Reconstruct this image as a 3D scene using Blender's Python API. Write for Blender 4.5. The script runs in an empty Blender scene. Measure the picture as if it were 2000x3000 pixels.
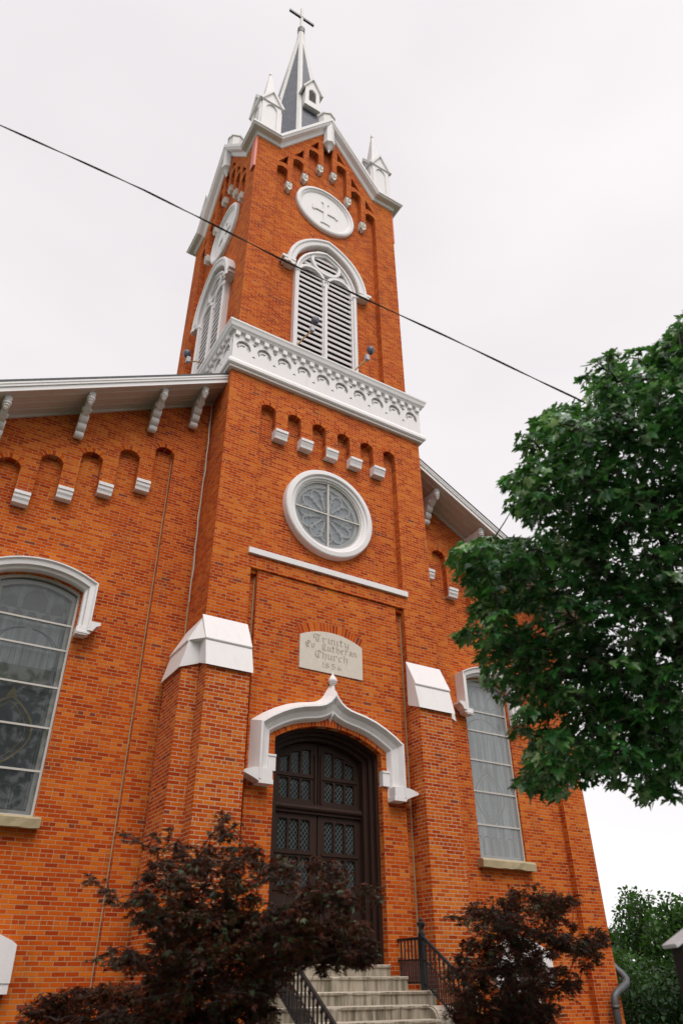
import bpy, bmesh, math, random
from math import sin, cos, pi, radians as R_
from mathutils import Vector, Matrix
from mathutils.geometry import tessellate_polygon

S = bpy.context.scene
COL = S.collection

# ------------------------------------------------------------------ camera
CP = Vector((-7.713, -12.869, -1.369))
CR = Vector((.851582, -.524156, -.008282))
CU = Vector((-.283703, -.474094, .833515))
CF = Vector((.440818, .707457, .552434))
FPX = 2099.97
cam = bpy.data.cameras.new("camera")
cam.sensor_fit = 'VERTICAL'
cam.sensor_height = 36
cam.sensor_width = 24
cam.lens = FPX / 3000 * 36
cam.clip_end = 3000
cam.dof.use_dof = True
cam.dof.focus_distance = 17.5
cam.dof.aperture_fstop = 0.9
co = bpy.data.objects.new("camera", cam)
COL.objects.link(co)
m3 = Matrix((CR, CU, -CF)).transposed()
co.matrix_world = Matrix.Translation(CP) @ m3.to_4x4()
S.camera = co

# ------------------------------------------------------------------ light
SUN_DIR = Vector((-.08, -.56, .82)).normalized()
W = bpy.data.worlds.new("World")
S.world = W
W.use_nodes = True
nt = W.node_tree
for n in list(nt.nodes): nt.nodes.remove(n)
wo = nt.nodes.new('ShaderNodeOutputWorld')
sky = nt.nodes.new('ShaderNodeTexSky')
sky.sky_type = 'NISHITA'
sky.sun_disc = False
sky.sun_elevation = math.asin(SUN_DIR.z)
sky.sun_rotation = math.atan2(SUN_DIR.x, SUN_DIR.y)
hs = nt.nodes.new('ShaderNodeHueSaturation')
hs.inputs['Saturation'].default_value = .12
bg1 = nt.nodes.new('ShaderNodeBackground')
bg1.inputs['Strength'].default_value = .05
hs.inputs['Value'].default_value = .55
nt.links.new(sky.outputs[0], hs.inputs['Color'])
nt.links.new(hs.outputs[0], bg1.inputs['Color'])
# overcast cloud deck: soft noise on the sky direction
tc = nt.nodes.new('ShaderNodeTexCoord')
mp = nt.nodes.new('ShaderNodeMapping')
mp.inputs['Scale'].default_value = (1, 1, 2.4)
nz = nt.nodes.new('ShaderNodeTexNoise')
nz.inputs['Scale'].default_value = 1.25
nz.inputs['Detail'].default_value = 5
nz.inputs['Roughness'].default_value = .45
cr = nt.nodes.new('ShaderNodeValToRGB')
cr.color_ramp.elements[0].position = .3
cr.color_ramp.elements[0].color = (.74, .70, .72, 1)
cr.color_ramp.elements[1].position = .72
cr.color_ramp.elements[1].color = (.97, .925, .935, 1)
bg2 = nt.nodes.new('ShaderNodeBackground')
bg2.inputs['Strength'].default_value = .665
ad = nt.nodes.new('ShaderNodeAddShader')
nt.links.new(tc.outputs['Generated'], mp.inputs[0])
nt.links.new(mp.outputs[0], nz.inputs['Vector'])
nt.links.new(nz.outputs[0], cr.inputs[0])
nt.links.new(cr.outputs[0], bg2.inputs['Color'])
nt.links.new(bg1.outputs[0], ad.inputs[0])
nt.links.new(bg2.outputs[0], ad.inputs[1])
nt.links.new(ad.outputs[0], wo.inputs[0])

sl = bpy.data.lights.new("sun", 'SUN')
sl.energy = 1.5
sl.angle = R_(40)
sl.color = (1, .965, .92)
so = bpy.data.objects.new("sun", sl)
COL.objects.link(so)
so.rotation_euler = SUN_DIR.to_track_quat('Z', 'Y').to_euler()

vs = S.view_settings
vs.view_transform = 'Standard'
vs.look = 'None'
vs.exposure = .52
vs.gamma = 1

# ------------------------------------------------------------------ materials
class NT:
    def __init__(s, name):
        s.m = bpy.data.materials.new(name)
        s.m.use_nodes = True
        s.t = s.m.node_tree
        s.b = s.t.nodes['Principled BSDF']
        s.out = s.t.nodes['Material Output']
    def n(s, typ, **k):
        q = s.t.nodes.new(typ)
        for a, v in k.items():
            if a.startswith('_'):
                key = a[1:]
                key = int(key) if key.isdigit() else key.replace('_', ' ')
                if hasattr(v, 'links') or isinstance(v, bpy.types.NodeSocket): s.t.links.new(v, q.inputs[key])
                else: q.inputs[key].default_value = v
            else: setattr(q, a, v)
        return q
    def l(s, a, b): s.t.links.new(a, b)
    def math(s, op, a, b=0.0, c=None):
        k = dict(_0=a, _1=b)
        if c is not None: k['_2'] = c
        return s.n('ShaderNodeMath', operation=op, **k).outputs[0]
    def mix(s, f, a, b, mode='MIX'):
        q = s.n('ShaderNodeMix', data_type='RGBA', blend_type=mode)
        for i, v in ((0, f), (6, a), (7, b)):
            if isinstance(v, bpy.types.NodeSocket): s.l(v, q.inputs[i])
            else: q.inputs[i].default_value = v if i == 0 or len(v) == 4 else (*v, 1)
        return q.outputs[2]
    def ramp(s, f, stops):
        q = s.n('ShaderNodeValToRGB', _0=f)
        e = q.color_ramp.elements
        while len(e) < len(stops): e.new(.5)
        for i, (p, c) in enumerate(stops):
            e[i].position = p
            e[i].color = (*c, 1) if len(c) == 3 else c
        return q.outputs[0]
    def noise(s, scale, detail=4, vec=None, rough=.5):
        q = s.n('ShaderNodeTexNoise')
        q.inputs['Scale'].default_value = scale
        q.inputs['Detail'].default_value = detail
        q.inputs['Roughness'].default_value = rough
        if vec is not None: s.l(vec, q.inputs['Vector'])
        return q.outputs[0]
    def geo(s):
        return s.n('ShaderNodeNewGeometry')
    def bump(s, h, strength=.4, dist=.01):
        q = s.n('ShaderNodeBump')
        q.inputs['Strength'].default_value = strength
        q.inputs['Distance'].default_value = dist
        s.l(h, q.inputs['Height'])
        s.l(q.outputs[0], s.b.inputs['Normal'])
    def base(s, c): 
        if isinstance(c, bpy.types.NodeSocket): s.l(c, s.b.inputs['Base Color'])
        else: s.b.inputs['Base Color'].default_value = (*c, 1)
    def set(s, **k):
        for a, v in k.items(): s.b.inputs[a.replace('_', ' ')].default_value = v
        return s

BRICK_TONES = [(0, (.35, .039, .007)), (.18, (.46, .058, .007)), (.45, (.54, .082, .007)), (.75, (.61, .118, .010)), (1, (.68, .17, .018))]

def brick_mat(name, mortar=(.51, .28, .145), tint=.90, arch=False, mort_w=.0075):
    t = NT(name)
    g = t.geo()
    p = t.n('ShaderNodeSeparateXYZ', _0=g.outputs['Position'])
    if arch:
        uv = t.n('ShaderNodeUVMap', uv_map='UVMap')
        vec = uv.outputs[0]
    else:
        nn = t.n('ShaderNodeSeparateXYZ', _0=g.outputs['True Normal'])
        ax = t.math('ABSOLUTE', nn.outputs[0])
        side = t.math('GREATER_THAN', ax, .7)
        u = t.n('ShaderNodeMix', data_type='FLOAT', _0=side, _2=p.outputs[0], _3=p.outputs[1]).outputs[0]
        # courses waver by a couple of millimetres
        wob = t.math('MULTIPLY', t.math('SUBTRACT', t.noise(1.7, 3, g.outputs['Position']), .5), .014)
        wob2 = t.math('MULTIPLY', t.math('SUBTRACT', t.noise(9, 2, g.outputs['Position']), .5), .012)
        vec = t.n('ShaderNodeCombineXYZ', _0=t.math('ADD', t.math('ADD', u, 40.0), wob2), _1=t.math('ADD', t.math('ADD', p.outputs[2], 20.0), wob)).outputs[0]
    def bt(c1, c2, mo):
        q = t.n('ShaderNodeTexBrick')
        q.offset = 0 if arch else .5
        q.squash = 1 if arch else .5
        q.squash_frequency = 7
        q.inputs['Color1'].default_value = c1
        q.inputs['Color2'].default_value = c2
        q.inputs['Mortar'].default_value = mo
        q.inputs['Scale'].default_value = 1
        q.inputs['Mortar Size'].default_value = mort_w
        q.inputs['Mortar Smooth'].default_value = .25
        q.inputs['Bias'].default_value = 0
        q.inputs['Brick Width'].default_value = .24 if arch else .222
        q.inputs['Row Height'].default_value = .078 if arch else .0715
        t.l(vec, q.inputs['Vector'])
        return q
    rnd = bt((0, 0, 0, 1), (1, 1, 1, 1), (.5, .5, .5, 1))
    patch = t.noise(.55, 4, g.outputs['Position'])
    fine = t.noise(30, 4, g.outputs['Position'])
    f = t.math('ADD', rnd.outputs[0], t.math('MULTIPLY', t.math('SUBTRACT', patch, .5), .8))
    f = t.math('ADD', f, t.math('MULTIPLY', t.math('SUBTRACT', fine, .5), .25))
    col = t.ramp(f, [(a, tuple(x * tint for x in c)) for a, c in BRICK_TONES])
    # odd burnt headers
    burnt = t.math('LESS_THAN', rnd.outputs[0], .010)
    col = t.mix(t.math('MULTIPLY', burnt, .6), col, (.14, .05, .035))
    # soot and rain stains with a shape of their own
    st = t.n('ShaderNodeMapping', _0=g.outputs['Position'])
    st.inputs['Scale'].default_value = (2.2, 2.2, .5)
    stain = t.ramp(t.noise(1.3, 6, st.outputs[0], .62), [(.56, (0, 0, 0)), (.78, (1, 1, 1))])
    col = t.mix(t.math('MULTIPLY', stain, .55), col, (.17, .045, .02))
    lime = t.ramp(t.noise(.9, 6, g.outputs['Position'], .6), [(.60, (0, 0, 0)), (.80, (1, 1, 1))])
    col = t.mix(t.math('MULTIPLY', lime, .25), col, (.60, .25, .10))
    mc = t.mix(t.noise(2.5, 4, g.outputs['Position']), tuple(x * .62 for x in mortar), tuple(x * 1.1 for x in mortar))
    col = t.mix(rnd.outputs['Fac'], col, mc)
    t.base(col)
    t.set(Roughness=.9)
    t.b.inputs['Specular IOR Level'].default_value = .04
    h = t.math('ADD', t.math('SUBTRACT', 1.0, rnd.outputs['Fac']), t.math('MULTIPLY', fine, .35))
    t.bump(h, .7, .008)
    return t.m

def paint_mat(name, col, dirt=(.30, .27, .23), amt=.35, rough=.55):
    """old brushed paint: faint rain streaks, chalky patches and fine flaking"""
    t = NT(name)
    g = t.geo()
    mpn = t.n('ShaderNodeMapping', _0=g.outputs['Position'])
    mpn.inputs['Scale'].default_value = (5, 5, 1.1)
    n1 = t.ramp(t.noise(1.4, 7, mpn.outputs[0], .65), [(.52, (0, 0, 0)), (.80, (1, 1, 1))])
    n2 = t.noise(.8, 3, g.outputs['Position'])
    c = t.mix(n2, tuple(x * .93 for x in col), col)
    c = t.mix(t.math('MULTIPLY', n1, amt), c, dirt)
    flake = t.ramp(t.noise(17, 6, g.outputs['Position'], .7), [(.66, (0, 0, 0)), (.72, (1, 1, 1))])
    c = t.mix(t.math('MULTIPLY', flake, .30), c, tuple(x * 1.4 for x in dirt))
    t.base(c)
    t.set(Roughness=rough)
    t.b.inputs['Specular IOR Level'].default_value = .3
    t.bump(t.noise(24, 5, g.outputs['Position']), .12, .01)
    return t.m

def slate_mat(name, c1, c2, w=.22, h=.15):
    t = NT(name)
    g = t.geo()
    p = t.n('ShaderNodeSeparateXYZ', _0=g.outputs['Position'])
    nn = t.n('ShaderNodeSeparateXYZ', _0=g.outputs['True Normal'])
    side = t.math('GREATER_THAN', t.math('ABSOLUTE', nn.outputs[0]), t.math('ABSOLUTE', nn.outputs[1]))
    u = t.n('ShaderNodeMix', data_type='FLOAT', _0=side, _2=p.outputs[0], _3=p.outputs[1]).outputs[0]
    vec = t.n('ShaderNodeCombineXYZ', _0=t.math('ADD', u, 30.0), _1=p.outputs[2]).outputs[0]
    q = t.n('ShaderNodeTexBrick')
    q.inputs['Color1'].default_value = (*c1, 1)
    q.inputs['Color2'].default_value = (*c2, 1)
    q.inputs['Mortar'].default_value = (.02, .022, .028, 1)
    q.inputs['Scale'].default_value = 1
    q.inputs['Mortar Size'].default_value = .012
    q.inputs['Brick Width'].default_value = w
    q.inputs['Row Height'].default_value = h
    t.l(vec, q.inputs['Vector'])
    c = t.mix(t.noise(2, 4, g.outputs['Position']), q.outputs[0], tuple(x * .6 for x in c1))
    t.base(c)
    t.set(Roughness=.6)
    t.bump(q.outputs['Fac'], -.6, .012)
    return t.m

def plain_mat(name, col, rough=.6, metal=0, var=.15, scale=6, bump=.1, folds=False):
    t = NT(name)
    g = t.geo()
    if folds:      # hanging folds and drips: noise drawn out vertically
        q = t.n('ShaderNodeMapping', _0=g.outputs['Position'])
        q.inputs['Scale'].default_value = (2.2, 2.2, .22)
        n = t.ramp(t.noise(scale, 5, q.outputs[0], .6), [(.32, (0, 0, 0)), (.68, (1, 1, 1))])
    else: n = t.noise(scale, 5, g.outputs['Position'])
    t.base(t.mix(n, tuple(x * (1 - var) for x in col), tuple(min(1, x * (1 + var)) for x in col)))
    t.set(Roughness=rough, Metallic=metal)
    t.bump(t.noise(scale * 6, 4, g.outputs['Position']), bump, .01)
    return t.m

def concrete_mat(name, col, stain=(.10, .10, .07)):
    t = NT(name)
    g = t.geo()
    mpn = t.n('ShaderNodeMapping', _0=g.outputs['Position'])
    mpn.inputs['Scale'].default_value = (14, 14, 1.2)
    s1 = t.ramp(t.noise(1, 5, mpn.outputs[0], .6), [(.42, (0, 0, 0)), (.66, (1, 1, 1))])
    nn = t.n('ShaderNodeSeparateXYZ', _0=g.outputs['True Normal'])
    vert = t.math('SUBTRACT', 1.0, t.math('ABSOLUTE', nn.outputs[2]))
    c = t.mix(t.noise(7, 6, g.outputs['Position']), tuple(x * .72 for x in col), col)
    c = t.mix(t.math('MULTIPLY', t.math('MULTIPLY_ADD', s1, .55, .35), vert), c, stain)
    t.base(c)
    t.set(Roughness=.85)
    t.bump(t.noise(60, 5, g.outputs['Position']), .3, .01)
    return t.m

def wood_mat(name, col):
    t = NT(name)
    g = t.geo()
    mpn = t.n('ShaderNodeMapping', _0=g.outputs['Position'])
    mpn.inputs['Scale'].default_value = (26, 26, 1.2)
    n = t.noise(1, 6, mpn.outputs[0], .6)
    t.base(t.mix(n, tuple(x * .45 for x in col), tuple(x * 1.35 for x in col)))
    t.set(Roughness=.6)
    t.b.inputs['Specular IOR Level'].default_value = .2
    t.bump(n, .15, .01)
    return t.m

def glass_mat(name, haze, haze_amt, rough=.03):
    t = NT(name)
    tr = t.n('ShaderNodeBsdfTransparent')
    tr.inputs[0].default_value = (.90, .93, .93, 1)
    df = t.n('ShaderNodeBsdfDiffuse')
    df.inputs[0].default_value = (*haze, 1)
    g = t.geo()
    k = t.math('MULTIPLY_ADD', t.noise(1.1, 4, g.outputs['Position']), .3 * haze_amt, haze_amt * .85)
    m1 = t.n('ShaderNodeMixShader', _0=k, _1=tr.outputs[0], _2=df.outputs[0])
    gl = t.n('ShaderNodeBsdfGlossy')
    gl.inputs['Color'].default_value = (1, 1, 1, 1)
    gl.inputs['Roughness'].default_value = rough
    fr = t.n('ShaderNodeFresnel')
    fr.inputs[0].default_value = 1.6
    m2 = t.n('ShaderNodeMixShader', _0=t.math('MULTIPLY', fr.outputs[0], .8), _1=m1.outputs[0], _2=gl.outputs[0])
    t.l(m2.outputs[0], t.out.inputs[0])
    return t.m

def leaf_mat(name, stops, trans=.3, rough=.38, spec=.5, tcol=(.12, .30, .03)):
    t = NT(name)
    g = t.geo()
    c = t.ramp(g.outputs['Random Per Island'], stops)
    big = t.ramp(t.noise(1.9, 3, g.outputs['Position']), [(.34, (.38, .40, .42)), (.52, (.85, .85, .85)), (.68, (1.35, 1.3, 1.1))])  # dark hollows and lit clumps put into the leaf colour
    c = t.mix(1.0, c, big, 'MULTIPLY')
    t.base(c)
    t.set(Roughness=rough)
    t.b.inputs['Specular IOR Level'].default_value = spec
    tl = t.n('ShaderNodeBsdfTranslucent')
    t.l(t.mix(.5, c, tcol), tl.inputs[0])
    mx = t.n('ShaderNodeMixShader', _0=trans, _1=t.b.outputs[0], _2=tl.outputs[0])
    t.l(mx.outputs[0], t.out.inputs[0])
    return t.m

M = dict(
    brick=brick_mat("brick"),
    brick_bold=brick_mat("brick_repointed", mortar=(.58, .36, .22), tint=.90, mort_w=.009),
    brick_arch=brick_mat("brick_arch", arch=True),
    white=paint_mat("white_paint", (.80, .765, .76), amt=.14),
    trim=paint_mat("weathered_trim_paint", (.72, .69, .67), amt=.3),
    soffit=paint_mat("soffit_paint", (.62, .55, .50), amt=.3),
    corbel=paint_mat("aged_corbel_paint", (.68, .64, .58), dirt=(.25, .2, .15), amt=.6),
    frame=paint_mat("grey_window_paint", (.56, .53, .49), amt=.3, rough=.4),
    slate=slate_mat("slate", (.085, .093, .125), (.15, .16, .195)),
    shingle=slate_mat("roof_shingle", (.05, .055, .06), (.08, .085, .09)),
    stone=plain_mat("limestone", (.63, .56, .48), .85, var=.10, scale=9, bump=.25),
    engraved=plain_mat("engraved_lettering", (.36, .305, .245), .9, var=.2),
    sill=plain_mat("sandstone_sill", (.40, .32, .19), .85, var=.3, scale=5, bump=.3),
    concrete=concrete_mat("step_concrete", (.64, .55, .44), (.080, .068, .038)),
    wood=wood_mat("dark_door_wood", (.036, .017, .012)),
    iron=plain_mat("black_iron", (.012, .013, .015), .42, var=.2, bump=.2),
    lead=plain_mat("lead_cames", (.12, .135, .13), .55, var=.2),
    came=plain_mat("painted_glass_borders", (.26, .29, .26), .5, var=.3, scale=3),
    amber=plain_mat("amber_glass_border", (.26, .19, .07), .4, var=.3),
    stained=plain_mat("stained_glass", (.030, .037, .045), .3, var=.8, scale=2.2, bump=0),  # left window ground, darkened for trees mirrored in its lower panes
    stained_sky_tone=plain_mat("mirrored_sky_grey_glass", (.27, .29, .30), .3, folds=True, var=.5, scale=3, bump=0),  # grey stands in for sky mirrored in the upper panes
    stained_olive=plain_mat("olive_opal_glass", (.12, .125, .08), .3, var=.3, scale=3, bump=0),
    stained_pale=plain_mat("pale_stained_glass", (.47, .49, .51), .3, var=.75, scale=3, bump=0, folds=True),
    doorglass=plain_mat("door_glass", (.014, .020, .022), .12, var=.3),
    storm=glass_mat("storm_glass", (.42, .45, .46), .05),
    storm_hazy=glass_mat("hazy_storm_glass", (.56, .59, .61), .32, .10),
    round_glass=glass_mat("rose_window_glass", (.5, .52, .54), .05),
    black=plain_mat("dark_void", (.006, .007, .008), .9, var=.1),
    louver=paint_mat("louvre_paint", (.66, .61, .61), amt=.3),
    rosepane=plain_mat("rose_blue_glass", (.54, .57, .61), .45, var=.12, bump=0),
    coral=plain_mat("coral_flashing", (.62, .13, .07), .5, var=.08),
    pipe=plain_mat("galvanised_pipe", (.09, .093, .097), .5, .3, var=.2, bump=.15),
    verdigris=plain_mat("verdigris_pipe", (.20, .30, .30), .55, .2),
    lamp=plain_mat("lamp_head", (.10, .10, .135), .4, .2),
    lampbox=plain_mat("lamp_box", (.42, .41, .45), .5),
    brass=plain_mat("brown_conduit", (.30, .19, .07), .5, .3),
    cable=plain_mat("cable_jacket", (.006, .006, .008), .8),
    bark=plain_mat("bark", (.045, .033, .026), .95, var=.5, scale=14, bump=.8),
    redbark=plain_mat("shrub_bark", (.035, .022, .018), .9, var=.4, scale=20, bump=.5),
    grass=plain_mat("lawn", (.035, .065, .018), .95, var=.5, scale=4, bump=.6),
    mulch=plain_mat("mulch", (.035, .022, .014), .95, var=.5, scale=20, bump=.9),
    pave=plain_mat("pavement_concrete", (.34, .33, .31), .9, var=.15, scale=3, bump=.2),
    asphalt=plain_mat("asphalt", (.05, .05, .052), .92, var=.25, scale=30, bump=.4),
    signgrey=plain_mat("sign_roof_paint", (.60, .57, .58), .6),
    signblack=plain_mat("sign_black_paint", (.004, .004, .005), .7),
    signtext=plain_mat("sign_lettering", (.16, .17, .18), .6),
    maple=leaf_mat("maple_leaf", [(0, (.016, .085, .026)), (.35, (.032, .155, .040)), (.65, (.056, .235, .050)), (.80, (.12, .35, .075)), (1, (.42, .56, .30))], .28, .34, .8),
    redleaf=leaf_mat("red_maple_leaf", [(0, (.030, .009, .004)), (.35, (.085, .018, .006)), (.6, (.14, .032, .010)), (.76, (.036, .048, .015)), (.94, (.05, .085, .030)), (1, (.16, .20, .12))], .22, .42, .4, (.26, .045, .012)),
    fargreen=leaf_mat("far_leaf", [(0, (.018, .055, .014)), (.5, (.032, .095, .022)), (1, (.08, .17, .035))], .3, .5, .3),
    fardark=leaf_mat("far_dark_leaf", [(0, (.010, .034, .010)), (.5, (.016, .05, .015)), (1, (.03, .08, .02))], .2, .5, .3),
    fronds=leaf_mat("reddish_blade", [(0, (.05, .012, .006)), (.6, (.09, .028, .012)), (1, (.07, .05, .02))], .3, .6, .2, (.3, .06, .02)),
)

# ------------------------------------------------------------------ mesh builder
IDENT = lambda p: p
class MB:
    def __init__(s, xf=IDENT):
        s.v, s.f, s.uv, s.xf = [], [], [], xf
    def add(s, vs, fs, uvs=None):
        o = len(s.v)
        s.v += [tuple(s.xf(p)) for p in vs]
        s.f += [tuple(i + o for i in f) for f in fs]
        if uvs: s.uv += uvs
    def box(s, x0, x1, y0, y1, z0, z1):
        s.add([(x0, y0, z0), (x1, y0, z0), (x1, y1, z0), (x0, y1, z0), (x0, y0, z1), (x1, y0, z1), (x1, y1, z1), (x0, y1, z1)],
              [(0, 3, 2, 1), (4, 5, 6, 7), (0, 1, 5, 4), (1, 2, 6, 5), (2, 3, 7, 6), (3, 0, 4, 7)])
    def plate(s, outer, holes, y0, y1):
        loops = [outer] + list(holes)
        tri = tessellate_polygon([[Vector((x, z, 0)) for x, z in lp] for lp in loops])
        pts = [p for lp in loops for p in lp]
        n = len(pts)
        fs = [tuple(t) for t in tri] + [tuple(i + n for i in reversed(t)) for t in tri]
        o = 0
        for lp in loops:
            k = len(lp)
            for i in range(k):
                j = (i + 1) % k
                fs.append((o + i, o + j, o + j + n, o + i + n))
            o += k
        s.add([(x, y0, z) for x, z in pts] + [(x, y1, z) for x, z in pts], fs)
    def plate_x(s, poly, x0, x1):      # polygon in (y,z) extruded along x
        n = len(poly)
        fs = [tuple(range(n)), tuple(range(2 * n - 1, n - 1, -1))]
        fs += [(i, (i + 1) % n, (i + 1) % n + n, i + n) for i in range(n)]
        s.add([(x0, y, z) for y, z in poly] + [(x1, y, z) for y, z in poly], fs)
    def mould(s, path, prof, closed=False, ends=None):
        n = len(path)
        off = []
        for i in range(n):
            def nrm(a, b):
                dx, dz = b[0] - a[0], b[1] - a[1]
                L = math.hypot(dx, dz) or 1
                return (-dz / L, dx / L)
            if closed:
                n1, n2 = nrm(path[i - 1], path[i]), nrm(path[i], path[(i + 1) % n])
            else:
                n1 = nrm(path[i - 1], path[i]) if i > 0 else None
                n2 = nrm(path[i], path[i + 1]) if i < n - 1 else None
                n1 = n1 or n2
                n2 = n2 or n1
            d = 1 + n1[0] * n2[0] + n1[1] * n2[1]
            d = max(d, .35)
            off.append(((n1[0] + n2[0]) / d, (n1[1] + n2[1]) / d))
        vs_, fs = [], []
        m = len(prof)
        for i in range(n):
            for (o, y) in prof:
                x, z = path[i][0] + off[i][0] * o, path[i][1] + off[i][1] * o
                if ends is not None and not closed and i in (0, n - 1):
                    x = path[i][0] + (-1 if i == 0 else 1) * ends(y)
                vs_.append((x, y, z))
        for i in range(n if closed else n - 1):
            a, b = i * m, ((i + 1) % n) * m
            for k in range(m):
                l = (k + 1) % m
                fs.append((a + k, a + l, b + l, b + k))
        if not closed:
            fs.append(tuple(range(m)))
            fs.append(tuple(range((n - 1) * m + m - 1, (n - 1) * m - 1, -1)))
        s.add(vs_, fs)
    def tube(s, pts, r, n=8, cap=True):
        pts = [Vector(p) for p in pts]
        rs = r if isinstance(r, (list, tuple)) else [r] * len(pts)
        vs_, fs = [], []
        up = None
        for i, p in enumerate(pts):
            t = (pts[min(i + 1, len(pts) - 1)] - pts[max(i - 1, 0)])
            t = t.normalized() if t.length > 1e-9 else Vector((0, 0, 1))
            if up is None: up = t.orthogonal().normalized()
            up = (up - t * up.dot(t))
            up = up.normalized() if up.length > 1e-6 else t.orthogonal().normalized()
            w = t.cross(up)
            for k in range(n):
                a = 2 * pi * k / n
                vs_.append(tuple(p + (up * cos(a) + w * sin(a)) * rs[i]))
        for i in range(len(pts) - 1):
            for k in range(n):
                l = (k + 1) % n
                fs.append((i * n + k, i * n + l, (i + 1) * n + l, (i + 1) * n + k))
        if cap:
            fs.append(tuple(range(n - 1, -1, -1)))
            o = (len(pts) - 1) * n
            fs.append(tuple(range(o, o + n)))
        s.add(vs_, fs)
    def lathe(s, prof, c, n=12, axis='z', rot=0.0):
        vs_, fs = [], []
        for r, h in prof:
            for k in range(n):
                a = 2 * pi * k / n + rot
                if axis == 'z': vs_.append((c[0] + r * cos(a), c[1] + r * sin(a), c[2] + h))
                elif axis == 'x': vs_.append((c[0] + h, c[1] + r * cos(a), c[2] + r * sin(a)))
                else: vs_.append((c[0] + r * cos(a), c[1] + h, c[2] + r * sin(a)))
        m = len(prof)
        for i in range(m - 1):
            for k in range(n):
                l = (k + 1) % n
                fs.append((i * n + k, i * n + l, (i + 1) * n + l, (i + 1) * n + k))
        fs.append(tuple(range(n - 1, -1, -1)))
        fs.append(tuple(range((m - 1) * n, m * n)))
        s.add(vs_, fs)
    def build(s, name, mat, parent=None, fix=True, smooth=False):
        me = bpy.data.meshes.new(name)
        me.from_pydata(s.v, [], s.f)
        if s.uv:
            l = me.uv_layers.new(name="UVMap")
            for lp in me.loops: l.data[lp.index].uv = s.uv[lp.vertex_index]
        if fix:
            b = bmesh.new()
            b.from_mesh(me)
            bmesh.ops.recalc_face_normals(b, faces=b.faces)
            b.to_mesh(me)
            b.free()
        me.materials.append(M[mat] if isinstance(mat, str) else mat)
        if smooth:
            me.polygons.foreach_set('use_smooth', [True] * len(me.polygons))
        me.update()
        o = bpy.data.objects.new(name, me)
        COL.objects.link(o)
        if parent is not None:
            o.parent = parent
            if parent.type == 'EMPTY' and parent.get('at') is None:
                pass
            o.matrix_parent_inverse = Matrix.Translation(parent.matrix_world_loc).inverted() if hasattr(parent, 'matrix_world_loc') else Matrix()
        return o

def tag(o, label=None, cat=None, group=None, kind=None):
    if label: o['label'] = label
    if cat: o['category'] = cat
    if group: o['group'] = group
    if kind: o['kind'] = kind
    return o

def empty(name):
    o = bpy.data.objects.new(name, None)
    o.empty_display_size = .5
    COL.objects.link(o)
    return o

def arc(x0, x1, zs, rise, n=12):
    """segmental arch from (x0,zs) to (x1,zs)"""
    h = (x1 - x0) / 2
    r = (h * h + rise * rise) / (2 * rise)
    cx, cz = (x0 + x1) / 2, zs + rise - r
    a0 = math.asin(max(-1, min(1, h / r)))
    return [(cx + r * sin(-a0 + 2 * a0 * i / n), cz + r * cos(-a0 + 2 * a0 * i / n)) for i in range(n + 1)]

def pointed(hw, zs, c, n=10):
    """two-centred arch, half width hw, centres offset c"""
    r = hw + c
    a1 = math.acos(c / r)
    L = [(c - r * cos(a1 * i / n), zs + r * sin(a1 * i / n)) for i in range(n + 1)]
    return L + [(-x, z) for x, z in reversed(L[:-1])]

def circ(cx, cz, r, n=32, a0=0, a1=2 * pi):
    return [(cx + r * cos(a0 + (a1 - a0) * i / n), cz + r * sin(a0 + (a1 - a0) * i / n)) for i in range(n)]

def ring(mb, path, w, y, d=.008):
    """brick arch ring with radial coordinates"""
    L = 0
    vs_, uvs, fs = [], [], []
    n = len(path)
    for i in range(n):
        a, b = path[max(i - 1, 0)], path[min(i + 1, n - 1)]
        dx, dz = b[0] - a[0], b[1] - a[1]
        q = math.hypot(dx, dz)
        nx, nz_ = -dz / q, dx / q
        if i: L += math.hypot(path[i][0] - path[i - 1][0], path[i][1] - path[i - 1][1])
        x, z = path[i]
        vs_ += [(x, y, z), (x + nx * w, y, z + nz_ * w), (x, y + d, z), (x + nx * w, y + d, z + nz_ * w)]
        uvs += [(.01, L), (.01 + w, L), (.01, L), (.01 + w, L)]
    for i in range(n - 1):
        a, b = i * 4, i * 4 + 4
        fs += [(a, a + 1, b + 1, b), (a + 1, a + 3, b + 3, b + 1), (a + 2, a, b, b + 2), (a + 3, a + 2, b + 2, b + 3)]
    fs += [(0, 2, 3, 1), tuple((n - 1) * 4 + k for k in (0, 1, 3, 2))]
    mb.add(vs_, fs, uvs)

# ================================================================== CHURCH
D1 = 1.133
XM = -.26
B, B0 = 2.847, .225
AX = (0.0, B0 + B)
church = tag(empty("brick_church"), "orange brick church with tall square bell tower, slate spire and white trim", "church")

def P(mb, name, mat, parent=None, label=None, **k):
    o = mb.build(name, mat, parent or church, **k)
    if label: o['label'] = label
    return o

GZ = -3.05
# ---- tower walls ---------------------------------------------------
BAYS = [(-2.09, -1.665), (-1.314, -.922), (-.574, -.158), (.200, .597), (.945, 1.358), (1.700, 2.105)]
def upper_arcade():
    pts = [(-2.09, 6.86)]
    for i, (a, b) in enumerate(BAYS):
        pts += arc(a, b, 11.15, .12, 8)
        if i < 5: pts += [(b, 10.30), (BAYS[i + 1][0], 10.30)]
    pts += [(2.105, 6.86)]
    return pts
t = MB()
t.plate([(-3, GZ), (-2.07, GZ), (-2.07, 6.42), (2.095, 6.42), (2.095, GZ), (3, GZ), (3, 12.1), (-3, 12.1)], [upper_arcade()], 0, .19)
door_hole = [(-1.27, -1.03)] + arc(-1.27, 1.27, 2.80, .375, 16) + [(1.27, -1.03)]
t.plate([(-2.99, GZ), (2.99, GZ), (2.99, 12.1), (-2.99, 12.1)], [circ(0, 8.57, 1.0, 40), door_hole], .192, .48)
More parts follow.
